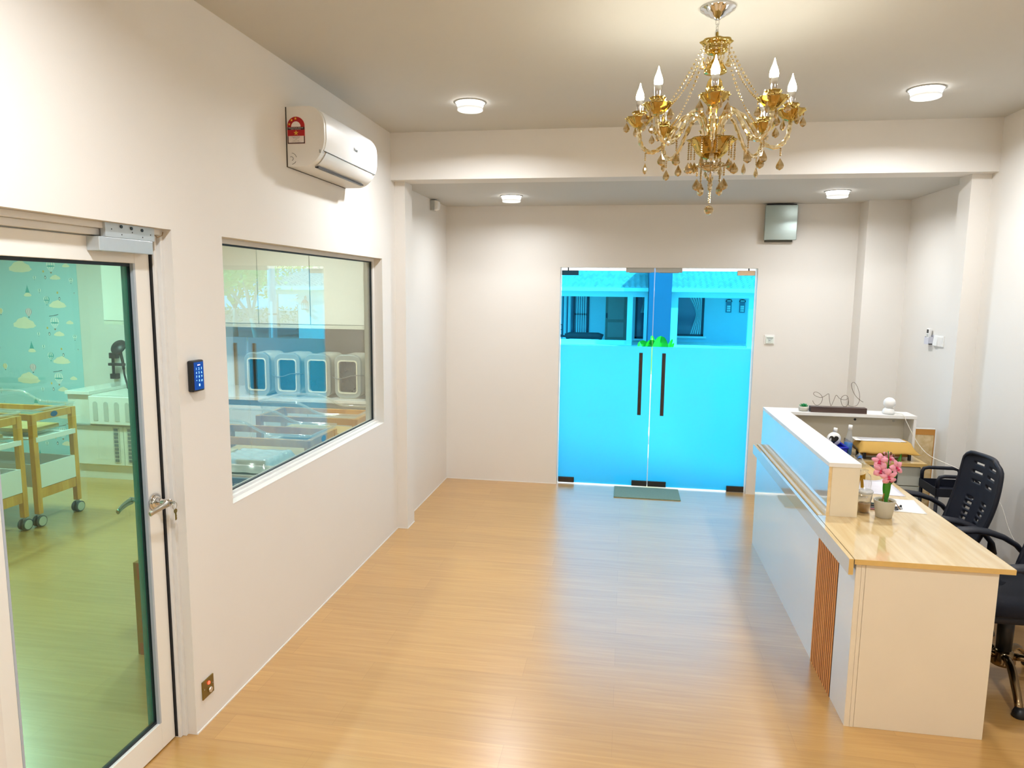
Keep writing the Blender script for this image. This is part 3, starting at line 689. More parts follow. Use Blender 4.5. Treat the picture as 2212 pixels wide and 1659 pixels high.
for k in range(10):
    a = A0+0.2+k*2*PI/10; x, y = CX+0.093*math.cos(a), CY+0.093*math.sin(a); nb = 7+(k % 3)
    mb = beads(MB(), [(x, y, 2.520-0.0090*i) for i in range(nb)], 0.0046); drop(mb, x, y, 2.517-0.0090*nb, 0.042, a)
    P(ch, 'bowl_strand', mb, AMBER)
for k in range(8):
    a = A0+k*2*PI/8; x, y = CX+0.054*math.cos(a), CY+0.054*math.sin(a); nb = 5+2*(k % 2)
    mb = beads(MB(), [(x, y, 2.424-0.0090*i) for i in range(nb)], 0.0046); drop(mb, x, y, 2.421-0.0090*nb, 0.044, a)
    P(ch, 'dish_strand', mb, AMBER)
for k in range(6):
    a = A0+0.4+k*PI/3; x, y = CX+0.052*math.cos(a), CY+0.052*math.sin(a)
    mb = beads(MB(), [(x, y, 2.898-0.0075*i) for i in range(6)], 0.0036); drop(mb, x, y, 2.85, 0.034, a)
    P(ch, 'crown_strand', mb, CRYST)
mb = beads(MB(), [(CX, CY, 2.372-0.0095*i) for i in range(11)], 0.0046)
P(ch, 'ball_strand', mb, CRYST)
P(ch, 'crystal_ball', MB().ball((CX, CY, 2.246), 0.0195, 10, 8, smooth=False), AMBER)

# ------------------------------------------------------------------ reception counter
WT = 0.777
ct = T('reception_counter', 'white reception counter with maple worktop, slatted panel and raised front shelf', 'counter', (1.3, 4.2, 0))
wt = MB().prism([(1.003, 3.083), (1.632, 3.083), (1.632, 4.998), (2.033, 4.998), (2.033, 5.43), (1.003, 5.43)], 'z', WT-0.022, WT)
wtop = P(ct, 'worktop', wt, LAMI)
m = MB().box((1.003, 3.0815, WT-0.0225), (1.6335, 3.083, WT-0.0002)).box((1.632, 3.083, WT-0.0225), (1.6335, 4.998, WT-0.0002)).box((1.6335, 4.9965, WT-0.0225), (2.0345, 4.998, WT-0.0002)).box((2.033, 4.998, WT-0.0225), (2.0345, 5.43, WT-0.0002))
P(wtop, 'edge_band', m, LEDGE)
P(ct, 'front_panel', box((1.014, 3.672, 0.0), (1.036, 5.425, WT-0.023)), GLOSSW)
P(ct, 'corner_panel', box((1.014, 3.097, 0.0), (1.036, 3.322, WT-0.023)), GLOSSW, bevel=0.001)
P(ct, 'slat_shade_backing', box((1.0128, 3.322, 0.0), (1.036, 3.672, WT-0.023)), SLATD)
m = MB(); ns = 12; pit = 0.35/ns
for i in range(ns):
    y0 = 3.322+pit*i+0.0065; y1 = y0+pit-0.013; m.prism([(1.0126, y0), (1.0112, y0+0.0008), (1.0100, y0+0.004), (1.0100, y1-0.004), (1.0112, y1-0.0008), (1.0126, y1)], 'z', 0.0, WT-0.023)
P(ct, 'slat_panel', m, SLATW)
P(ct, 'corner_strip', box((1.0145, 3.0945, 0.0), (1.0360, 3.0965, WT-0.023)), BOARD)
P(ct, 'corner_strip', box((1.0370, 3.0945, 0.0), (1.0525, 3.3, WT-0.023)), BOARD)
P(ct, 'end_panel', box((1.0540, 3.0945, 0.0), (1.577, 3.115, WT-0.023)), BOARD, bevel=0.001)
P(ct, 'far_end_panel', box((1.037, 5.405, 0.0), (2.033, 5.425, WT-0.023)), BOARD)
tr = P(ct, 'front_trim', box((0.980, 3.083, 0.707), (0.999, 5.415, WT)), mat('greige_gloss_laminate', S(206, 194, 172), 0.16, coat=0.8, var=0.04, scale=8, coat_rough=0.04))
P(tr, 'trim_end_cap', box((0.980, 3.0815, 0.707), (0.999, 3.083, WT)), LEDGE)
P(tr, 'trim_top_band', box((0.980, 3.083, WT), (0.999, 5.415, WT+0.0006)), LAMI)
P(ct, 'channel_groove', box((0.9992, 3.083, WT-0.02), (1.0028, 5.41, WT-0.003)), mat('groove_dark', S(84, 74, 58), 0.8))
P(ct, 'channel_strip', box((1.0035, 3.695, WT), (1.0432, 5.41, WT+0.0008)), wood('matt_maple_strip', S(226, 200, 150), S(206, 176, 122), rough=0.6, coat=0.0, grain=(14, 1.6, 14)))
P(ct, 'light_diffuser', box((1.012, 3.695, WT), (1.030, 5.41, WT+0.0015)), mat('diffuser_white', S(238, 240, 238), 0.6, spec=0.2))
HT = 1.057
P(ct, 'shelf_front_board', box((1.044, 3.690, WT), (1.060, 5.452, HT-0.0225)), GLOSSW)
P(ct, 'shelf_end_board', box((1.0605, 3.690, WT), (1.193, 3.706, HT-0.0225)), BOARD, bevel=0.0008)
P(ct, 'shelf_edge_strip', box((1.0435, 3.6885, WT), (1.0595, 3.6905, HT-0.0225)), LAMI)
m = MB().prism([(1.042, 3.686), (1.197, 3.686), (1.197, 5.270), (2.052, 5.270), (2.052, 5.455), (1.042, 5.455)], 'z', HT-0.022, HT)
P(ct, 'shelf_top', m, WHITEP, bevel=0.001)
P(ct, 'shelf_back_board', box((1.061, 5.436, WT), (2.032, 5.452, HT-0.0225)), mat('shelf_back', S(226, 222, 208), 0.5), bevel=0.0005)
P(ct, 'shelf_side_board', box((2.033, 5.272, WT), (2.050, 5.452, HT-0.0225)), WHITEP)
for x, mm in ((1.692, BLACK), (1.958, STEEL)): P(ct, 'cam_lock', MB().cyl((x, 5.432, 0.991), (x, 5.4355, 0.991), 0.0085, n=14), mm)

# drawer pedestal under the return
pd = T('drawer_pedestal', 'pale grey drawer pedestal with a black handle under the counter return', 'cabinet', (1.82, 5.15, 0))
PG = mat('pale_grey_board', S(206, 206, 192), 0.4, var=0.02)
P(pd, 'carcass', box((1.64, 5.035, 0.02), (2.005, 5.40, WT-0.024)), PG)
P(pd, 'plinth', box((1.65, 5.05, 0), (1.995, 5.39, 0.02)), BLACK)
for z0, z1 in ((0.618, 0.748), (0.330, 0.612), (0.03, 0.324)):
    d = P(pd, 'drawer', box((1.642, 5.015, z0), (2.003, 5.034, z1)), PG, bevel=0.0015)
    zz = (z0+z1)/2
    P(d, 'handle', MB().tube([(1.846, 5.014, zz+0.042), (1.846, 4.998, zz+0.040), (1.846, 4.994, zz), (1.846, 4.998, zz-0.040), (1.846, 5.014, zz-0.042)], 0.007, 8), BLACK)
M1('side_panel', MB().use(LAMI).box((2.075, 5.452, 0.0), (2.252, 5.470, 0.935)).use(mat('orange_edge', S(202, 140, 62), 0.5)).box((2.075, 5.4505, 0.893), (2.252, 5.4515, 0.935)).box((2.246, 5.4505, 0.0), (2.252, 5.4515, 0.893)).use(WHITEP).box((2.075, 5.451, 0.9352), (2.252, 5.471, 0.941)), None,
   'tan wooden panel standing upright between the counter end and the right column', 'panel')

HT += 0.0005; WT += 0.0006      # resting clearance
# ------------------------------------------------------------------ things on the raised shelf
# mirrored wire lettering seen from behind: reads "love" from the staff side
lv = T('wire_word_sign', 'wire word love seen from behind on a dark wooden block on the raised shelf', 'sign', (1.53, 5.31, HT))
DWOOD = wood('dark_walnut', S(92, 70, 62), S(60, 44, 42), rough=0.5, coat=0.1, grain=(3, 30, 30))
P(lv, 'wooden_block', box((1.342, 5.285, HT), (1.722, 5.345, HT+0.040)), DWOOD, bevel=0.001)
wp = [(1105, 372), (1075, 355), (1035, 322), (985, 270), (940, 190), (915, 100), (920, 58), (945, 45), (970, 62), (1005, 130), (1035, 230), (1040, 300), (1030, 370), (1000, 425), (950, 445), (900, 442), (865, 420),
      (868, 370), (852, 290), (822, 260), (780, 262), (742, 290), (730, 335), (742, 395), (775, 437), (820, 442), (850, 415), (864, 360), (858, 320), (820, 334), (760, 330), (712, 310), (680, 275), (660, 256), (640, 268), (620, 320), (595, 380), (570, 432),
      (556, 380), (548, 300), (545, 245), (530, 238), (500, 256), (450, 285), (400, 296), (340, 278), (290, 250), (280, 222), (300, 203), (335, 205), (385, 232), (425, 275), (436, 320), (425, 370), (395, 408), (350, 425), (310, 410), (285, 380), (265, 345)]
pts = []
for (a, b) in wp:
    u, v = 1720+a*0.13110, 820+b*0.13110
    d = F + Rt*((u-1106)/1514.783) + Up*((829.5-v)/1514.783); k = 5.315/d.y
    pts.append(Vector((d.x*k, 5.315+0.010*math.sin(len(pts)*0.5), max(1.9+d.z*k, HT+0.0385))))
sm = []
for i in range(len(pts)-1):
    p0, p1, p2, p3 = pts[max(i-1, 0)], pts[i], pts[i+1], pts[min(i+2, len(pts)-1)]
    for q in range(3):
        t = q/3; sm.append(0.5*((2*p1)+(-p0+p2)*t+(2*p0-5*p1+4*p2-p3)*t*t+(-p0+3*p1-3*p2+p3)*t**3))
sm.append(pts[-1])
P(lv, 'wire_lettering', MB().tube(sm, 0.0016, 6), mat('dull_wire', S(112, 98, 84), 0.4, metal=0.7))

GREEN = mat('succulent_green', S(20, 140, 74), 0.4, var=0.25, scale=60)
CONC = mat('concrete_pot', S(196, 192, 180), 0.85, var=0.06, scale=30, bump=0.3, bscale=200)
t = T('potted_succulent', 'tiny green succulent in a pale round pot beside the wire word', 'plant', (1.304, 5.335, HT))
P(t, 'pot', MB().lathe([(0.028, 0), (0.035, 0.010), (0.036, 0.026), (0.032, 0.034), (0.028, 0.034), (0.026, 0.026), (0, 0.026)], (1.304, 5.335, HT), 28), CONC)
m = MB()
for ring_, (cnt, tilt, ln) in enumerate(((7, 1.15, 0.036), (6, 0.75, 0.034), (4, 0.3, 0.028))):
    for i in range(cnt):
        a = 2*PI*i/cnt+ring_*0.5; d = Vector((math.cos(a)*math.sin(tilt), math.sin(a)*math.sin(tilt), math.cos(tilt)))
        b0 = Vector((1.304, 5.335, HT+0.028)); m.tube([b0, b0+d*ln*0.4, b0+d*ln*0.75, b0+d*ln], [0.003, 0.008, 0.007, 0.001], 7, flat=0.5)
P(t, 'leaves', m, GREEN)
t = T('round_camera', 'white ball-shaped security camera standing on the raised shelf', 'camera', (1.883, 5.338, HT))
P(t, 'base', MB().lathe([(0.036, 0), (0.041, 0.004), (0.040, 0.018), (0.034, 0.034), (0.026, 0.042), (0, 0.042)], (1.883, 5.338, HT), 32), WHITE)
P(t, 'ball_head', MB().ball((1.886, 5.338, HT+0.078), 0.0405, 28, 18), WHITE)
t2 = [(1.915, 5.345, HT+0.009), (1.940, 5.320, HT+0.007), (1.960, 5.272, HT+0.006), (1.978, 5.258, 1.02), (2.02, 5.235, 0.93), (2.055, 5.19, 0.86), (2.085, 5.10, 0.815), (2.125, 4.95, 0.800), (2.168, 4.78, 0.788), (2.205, 4.62, 0.750), (2.235, 4.46, 0.68), (2.255, 4.38, 0.55), (2.285, 4.30, 0.46), (2.30, 4.22, 0.50), (2.285, 4.12, 0.44), (2.30, 3.98, 0.40), (2.32, 3.85, 0.36), (2.34, 3.7, 0.30)]
sm = []
t2 = [Vector(p) for p in t2]
for i in range(len(t2)-1):
    p0, p1, p2, p3 = t2[max(i-1, 0)], t2[i], t2[i+1], t2[min(i+2, len(t2)-1)]
    for q in range(4):
        tt = q/4; sm.append(0.5*((2*p1)+(-p0+p2)*tt+(2*p0-5*p1+4*p2-p3)*tt*tt+(-p0+3*p1-3*p2+p3)*tt**3))
P(t, 'power_cable', MB().tube(sm, 0.0024, 6), mat('cable_white', S(236, 232, 220), 0.5))

# ------------------------------------------------------------------ things on the worktop
px, py = 1.333, 3.728
t = T('potted_orchid', 'pink artificial orchid in a grey concrete pot on the counter worktop', 'plant', (px, py, WT))
P(t, 'pot', MB().lathe([(0.035, 0), (0.038, 0.002), (0.0515, 0.086), (0.0525, 0.090), (0.048, 0.091), (0.0455, 0.084), (0.044, 0.078), (0, 0.078)], (px, py, WT), 36), CONC)
P(t, 'moss', MB().grid(lambda u, v: (px+0.043*u*math.cos(2*PI*v), py+0.043*u*math.sin(2*PI*v), WT+0.079+0.006*math.sin(9*u+7*v*6)*u), 5, 20), mat('moss_olive', S(96, 92, 26), 0.9, var=0.3, scale=120))
LG = mat('orchid_leaf_green', S(52, 128, 24), 0.35, var=0.25, scale=30)
def leafblade(mb, base, tip, wd, bulge, nrm, pw=0.8):
    base, tip = Vector(base), Vector(tip); d = tip-base; side = d.cross(Vector(nrm)).normalized(); nn = side.cross(d).normalized()
    def fn(u, v):
        w_ = wd*math.sin(PI*min(1, max(0, 0.10+0.88*v)))**pw
        return base+d*v+side*((u-0.5)*w_)+nn*(bulge*math.sin(PI*v)-abs(u-0.5)*wd*-0.35)
    return mb.grid(fn, 8, 20)
m = leafblade(MB(), (px+0.002, py-0.004, WT+0.080), (px-0.010, py-0.03, WT+0.262), 0.034, -0.012, (0.3, -1, 0)); P(t, 'leaf', m, LG)
m = leafblade(MB(), (px+0.006, py+0.008, WT+0.080), (px+0.006, py+0.01, WT+0.275), 0.034, 0.010, (-0.2, -1, 0)); P(t, 'leaf', m, LG)
m = leafblade(MB(), (px+0.008, py+0.01, WT+0.15), (px+0.062, py+0.012, WT+0.330), 0.030, 0.010, (0.1, -1, 0.2)); P(t, 'leaf', m, LG)
P(t, 'stem', MB().tube([(px, py, WT+0.08), (px-0.004, py, WT+0.20), (px+0.002, py-0.004, WT+0.300), (px-0.006, py-0.008, WT+0.345)], 0.0028, 7), LG)
P(t, 'dry_stalk', MB().tube([(px-0.016, py-0.014, WT+0.086), (px-0.010, py-0.01, WT+0.125)], 0.004, 6).tube([(px+0.02, py+0.005, WT+0.088), (px+0.05, py-0.012, WT+0.078), (px+0.066, py-0.03, WT+0.05)], 0.002, 6), mat('dry_stalk', S(140, 100, 40), 0.7))
PETAL = mat('orchid_pink', S(244, 158, 178), 0.5, var=0.28, scale=45); MAG = mat('orchid_magenta', S(206, 40, 92), 0.5, var=0.2, scale=60)
def bloom(c, nrm, r, tw):
    nrm = Vector(nrm).normalized(); a = nrm.cross(Vector((0, 0, 1))).normalized(); b = a.cross(nrm); c = Vector(c)
    m = MB().use(PETAL)
    for k in range(5):
        th = tw+2*PI*k/5; dr = a*math.cos(th)+b*math.sin(th); sd = nrm.cross(dr); wd = r*(0.95 if k in (1, 4) else 0.72)
        def fn(u, v, dr=dr, sd=sd, wd=wd, k=k):
            ww = wd*math.sin(PI*min(0.98, 0.06+0.90*v))**0.7
            return c+dr*(r*v)+sd*((u-0.5)*ww*0.86)+nrm*(0.012*math.sin(PI*v*0.9)-0.004*(k % 2)-0.9*wd*abs(u-0.5)**2)
        m.grid(fn, 4, 6)
    fl = P(t, 'flower', m)
    mm = MB().ball(tuple(c+nrm*0.006), 0.0055, 8, 6)
    dr = -b; mm.grid(lambda u, v: c+nrm*(0.008+0.008*math.sin(PI*v))+dr*(0.016*v)+a*((u-0.5)*0.014*(0.4+v)), 3, 4)
    P(fl, 'flower_lip', mm, MAG)
for (dx, dy, dz, r, tw, nx, nz) in ((-0.036, -0.010, 0.292, 0.040, 0.2, -0.55, 0.15), (0.010, 0.012, 0.306, 0.036, 1.0, 0.25, 0.45), (-0.030, -0.022, 0.246, 0.043, 0.6, -0.6, -0.05), (0.040, -0.020, 0.264, 0.043, 1.3, 0.5, 0.1), (0.000, -0.040, 0.222, 0.043, 0.1, 0.05, -0.25), (0.020, -0.006, 0.200, 0.038, 0.75, 0.45, -0.4)):
    bloom((px+dx-0.006, py+dy, WT+dz), (nx, -1, nz), r, tw)
for dx, dz in ((-0.016, 0.330), (0.008, 0.332), (0.022, 0.322)): P(t, 'bud', MB().ball((px+dx, py-0.006, WT+dz), 0.008, 10, 7, (0.8, 0.8, 1.1)), mat('bud_brown', S(112, 78, 44), 0.6))

cx, cyy = 1.258, 3.800
t = T('takeaway_cup', 'clear plastic takeaway cup with a lid and a little brown drink', 'cup', (cx, cyy, WT))
PL = glass('thin_plastic', (0.94, 0.93, 0.90), 0.06, 0.03, diff=0.05)
P(t, 'cup_body', MB().lathe([(0.030, 0.001), (0.0385, 0.108), (0.0375, 0.108), (0.029, 0.003)], (cx, cyy, WT), 28), PL)
P(t, 'drink', MB().lathe([(0.0, 0.002), (0.0285, 0.003), (0.0325, 0.045), (0.0, 0.045)], (cx, cyy, WT), 24), mat('brown_drink', S(176, 124, 44), 0.2))
P(t, 'lid', MB().lathe([(0.041, 0.102), (0.042, 0.110), (0.038, 0.118), (0.030, 0.120), (0.028, 0.114), (0.0, 0.113)], (cx, cyy, WT), 28), glass('lid_plastic', (0.9, 0.9, 0.9), 0.1, 0.05, diff=0.35))
bx, by = 1.262, 3.985
t = T('drink_bottle', 'dark bottle with a golden ribbon bow behind the takeaway cup', 'bottle', (bx, by, WT))
P(t, 'bottle_body', MB().lathe([(0.024, 0), (0.026, 0.004), (0.026, 0.10), (0.014, 0.14), (0.012, 0.17), (0.015, 0.172), (0.015, 0.196), (0.0, 0.2)], (bx, by, WT), 20), mat('dark_brown_glass', S(44, 30, 34), 0.15))
m = MB()
for s_ in (-1, 1):
    m.grid(lambda u, v, s_=s_: (bx+0.02+s_*0.026*v, by-0.027-0.010*math.sin(PI*v), WT+0.150+(u-0.5)*0.030*(0.3+v)), 3, 5)
    m.grid(lambda u, v, s_=s_: (bx+0.02+s_*0.006+s_*0.008*v+(u-0.5)*0.016, by-0.028-0.004*math.sin(PI*v), WT+0.148-0.075*v), 2, 5)
P(t, 'ribbon_bow', m, mat('gold_ribbon', S(206, 158, 40), 0.35, var=0.1))
wx, wy = 1.345, 4.10
t = T('wrapped_gift_bag', 'clear cellophane bag standing on the worktop behind the orchid', 'bag', (wx, wy, WT))
P(t, 'cellophane', MB().lathe([(0.034, 0.0), (0.043, 0.03), (0.045, 0.08), (0.036, 0.12), (0.018, 0.14), (0.024, 0.152)], (wx, wy, WT), 18, ripple=(6, 0.10)), glass('cellophane', (0.95, 0.95, 0.94), 0.06, 0.03, diff=0.03))
def sheet(name, pts, z, lift, mm, label, cat='paper', n=8):
    a, b, c, d = [Vector((p[0], p[1], z)) for p in pts]
    m = MB(); fn = lambda u, v: (a*(1-u)+b*u)*(1-v)+(d*(1-u)+c*u)*v+Vector((0, 0, lift*(abs(u-0.5)*2)**3*v+0.0008))
    m.grid(fn, n, n); o = M1(name, m, mm, label, cat)
    so_ = o.modifiers.new('thickness', 'SOLIDIFY'); so_.thickness = 0.0006
    return o
sheet('white_sheet', [(1.40, 3.84), (1.575, 3.815), (1.600, 4.06), (1.44, 4.10)], WT, 0.004, PAPER, 'blank white sheet curling at its corner beside the orchid pot')
o = sheet('plastic_folder', [(1.37, 4.17), (1.59, 4.14), (1.585, 4.46), (1.39, 4.50)], WT, 0.020, mat('white_folder', S(232, 230, 240), 0.25, var=0.06, scale=20), 'glossy white plastic folder lying behind the orchid near the desk edge', 'folder')
for nm, x0, y0, x1, y1, r, mm, lab in (('pen', 1.30, 3.92, 1.41, 3.905, 0.0045, BLACK, 'black pen lying just behind the orchid pot'), ('pen', 1.29, 3.955, 1.40, 3.95, 0.0045, mat('teal_pen', S(40, 70, 84), 0.4), 'teal pen lying furthest back among the pens behind the orchid'), ):
    M1(nm, MB().tube([(x0, y0, WT+r), (x0+(x1-x0)*0.9, y0+(y1-y0)*0.9, WT+r), (x1, y1, WT+r)], [r, r, 0.001], 8), mm, lab, 'pen', 'pens on the worktop')
t = T('phone', 'phone in a pink case lying left of the orchid pot', 'phone', (1.30, 3.86, WT))
P(t, 'case', MB().box((1.262, 3.845, WT), (1.37, 3.895, WT+0.008)), mat('pink_case', S(196, 132, 150), 0.5), bevel=0.003)
P(t, 'screen', MB().box((1.266, 3.849, WT+0.008), (1.366, 3.891, WT+0.0086)), BLACK)
t = T('earphones', 'tangled black earphone wire on the white sheet by the orchid pot', 'earphones', (1.45, 3.90, WT+0.002))
pts = [(1.415+0.028*math.sin(i*0.9)+0.0016*i, 3.86+0.022*math.cos(i*1.3)+0.0014*i, WT+0.0035+0.002*(i % 3)) for i in range(30)]
P(t, 'wire', MB().tube(pts, 0.0016, 5), BLACK)
for p in (pts[0], pts[-1]): P(t, 'earbud', MB().ball((p[0], p[1], WT+0.0065), 0.006, 10, 7), BLACK)

# corner behind the raised shelf
t = T('blue_tray', 'blue plastic basket packed with bottles in the counter corner', 'basket', (1.42, 4.95, WT))
BLUEP = mat('royal_blue_plastic', S(10, 34, 176), 0.35, var=0.05)
m = MB(); x0, x1, y0, y1, h, wl = 1.335, 1.495, 4.90, 5.12, 0.105, 0.004
m.box((x0, y0, WT), (x1, y1, WT+wl)).box((x0, y0, WT), (x0+wl, y1, WT+h)).box((x1-wl, y0, WT), (x1, y1, WT+h)).box((x0, y0, WT), (x1, y0+wl, WT+h)).box((x0, y1-wl, WT), (x1, y1, WT+h))
P(t, 'basket', m, BLUEP)
P(t, 'rim', MB().tube([(x0, y0, WT+h), (x1, y0, WT+h), (x1, y1, WT+h), (x0, y1, WT+h)], 0.008, 8, closed=True), BLUEP)
t = T('pet_camera', 'white round desk camera with a black heart-shaped face in the blue basket', 'camera', (1.436, 5.02, WT+0.005))
P(t, 'round_body', MB().lathe([(0, -0.030), (0.045, -0.026), (0.060, -0.010), (0.060, 0.010), (0.045, 0.026), (0, 0.030)], (0, 0, 0), 32, M=Matrix.Translation((1.436, 5.02, WT+0.140)) @ Matrix.Scale(0.80, 4) @ Matrix.Rotation(PI/2, 4, 'X') @ Matrix.Rotation(0.25, 4, 'Y')), WHITE)
hp = []
for i in range(28):
    a = 2*PI*i/28; hp.append((0.0019*16*math.sin(a)**3, 0.0019*(13*math.cos(a)-5*math.cos(2*a)-2*math.cos(3*a)-math.cos(4*a))))
P(t, 'heart_face', MB().prism([(1.430+p[0], WT+0.144+p[1]) for p in hp], 'y', 4.999, 4.992), mat('black_gloss', S(12, 18, 22), 0.08))
P(t, 'stand', MB().lathe([(0.03, 0), (0.03, 0.006), (0.008, 0.012), (0.008, 0.08)], (1.436, 5.02, WT+0.005), 16), WHITE)
BOT = glass('bottle_plastic', (0.85, 0.92, 0.95), 0.08, 0.03, diff=0.15)
def bottle(x, y, z, h, label, tilt=0.0, lab=True):
    t = T('clear_bottle', label, 'bottle', (x, y, z), 'bottles in the counter corner')
    M = Matrix.Translation((x, y, z)) @ Matrix.Rotation(tilt, 4, 'Y')
    r = 0.026
    P(t, 'bottle_body', MB().lathe([(r, 0), (r, h*0.52), (r*0.9, h*0.6), (r*0.45, h*0.82), (r*0.42, h*0.88)], (0, 0, 0), 20, M=M), BOT)
    P(t, 'cap', MB().lathe([(0, h*0.86), (r*0.5, h*0.86), (r*0.5, h), (0, h)], (0, 0, 0), 16, M=M), WHITE)
    if lab: P(t, 'blue_label', MB().lathe([(r*1.015, h*0.14), (r*1.015, h*0.50)], (0, 0, 0), 20, M=M), mat('label_blue', S(36, 96, 160), 0.5, var=0.5, scale=45))
    return t
bottle(1.530, 5.03, WT+0.0015, 0.24, 'clear bottle with a blue label and white cap standing right beside the blue basket', 0.05)
bottle(1.440, 5.075, WT+0.010, 0.20, 'clear bottle with a white cap leaning behind the round desk camera', 0.10, False)
t = T('clear_pouch', 'crumpled clear plastic pouch lying against the blue basket', 'bag', (1.60, 4.86, WT))
P(t, 'pouch', MB().grid(lambda u, v: (1.535+0.060*u+0.02*v, 4.80+0.16*v, WT+0.012+0.050*math.sin(PI*u)*(0.35+0.65*v)+0.006*math.sin(17*u+11*v)), 10, 12), BOT)
P(t, 'pouch_label', MB().grid(lambda u, v: (1.545+0.03*u+0.02*v, 4.86+0.05*v, WT+0.021+0.050*math.sin(PI*(0.2+0.55*u))*(0.35+0.65*(0.45+0.25*v))), 4, 4), mat('label_blue', S(36, 96, 160), 0.5))
M1('black_mug', MB().lathe([(0.030, 0), (0.034, 0.005), (0.036, 0.095), (0.033, 0.095), (0.031, 0.01), (0, 0.008)], (1.275, 5.02, WT+0.08), 24).lathe([(0.04, 0), (0.045, 0.078), (0, 0.08)], (1.275, 5.02, WT), 20), BLACK,
   'black cup just showing above the sloping shelf edge in the counter corner', 'cup')
M1('plastic_wrap', MB().grid(lambda u, v: (1.215+0.075*u, 5.16+0.10*v, WT+0.19+0.05*math.sin(PI*u)*math.sin(PI*v)+0.01*math.sin(21*u)*math.sin(17*v)), 12, 12).grid(lambda u, v: (1.215+0.075*u, 5.16+0.10*v, WT+0.001+0.19*min(1, 6*min(u, v, 1-u, 1-v))), 12, 12), BOT,
   'crumpled clear plastic wrap at the far corner behind the raised shelf', 'bag')
t = T('cardboard_riser', 'low cardboard stand covered with brown paper on the counter return', 'box', (1.80, 5.12, WT))
P(t, 'inner_box', box((1.66, 5.10, WT+0.020), (1.960, 5.25, WT+0.055)), CARD)
for x in (1.665, 1.955): P(t, 'foot', box((x-0.008, 5.085, WT), (x+0.008, 5.105, WT+0.05)), BLACK)
for x in (1.665, 1.955): P(t, 'foot', box((x-0.008, 5.235, WT), (x+0.008, 5.255, WT+0.05)), BLACK)
def kraft(u, v):
    y = 5.045+0.225*v
    flare = 0.010*max(0, 1-v/0.3)
    x = 1.622-flare+(0.380+2*flare)*u
    ed = min(min(u, 1-u)*11, 1.0); fr = min(v/0.34, 1.0); bk = min((1-v)*12, 1.0)
    return (x, y, WT+0.048+0.066*(ed**0.8)*(fr**0.75)*(0.6+0.4*bk)+0.003*math.sin(u*19)*(1-fr))
o = P(t, 'brown_paper_cover', MB().grid(kraft, 44, 30), KRAFT)
sd = o.modifiers.new('thickness', 'SOLIDIFY'); sd.thickness = 0.002
for k, (x, y, a, mm, lb) in enumerate(((1.80, 5.195, 0.03, PAPERG, 'printed grey sheet on the brown paper cover of the low stand'), (1.765, 5.200, -0.05, PAPER, 'white sheet under the printed page on the brown paper cover'))):
    M_ = Matrix.Translation((x, y, WT+0.1165-k*0.0016)) @ Matrix.Rotation(a, 4, 'Z')
    M1('paper_sheet', MB().box((-0.145, -0.062, 0), (0.145, 0.062, 0.001), M_), mm, lb, 'paper')
M1('dark_folder', MB().prism([(1.566, WT+0.112), (1.610, WT+0.066), (1.610, WT+0.070), (1.566, WT+0.116)], 'y', 5.07, 5.22).box((1.563, 5.07, WT), (1.567, 5.22, WT+0.114)), mat('folder_grey', S(96, 92, 84), 0.5), 'dark grey folder leaning on the left side of the brown paper stand', 'folder')

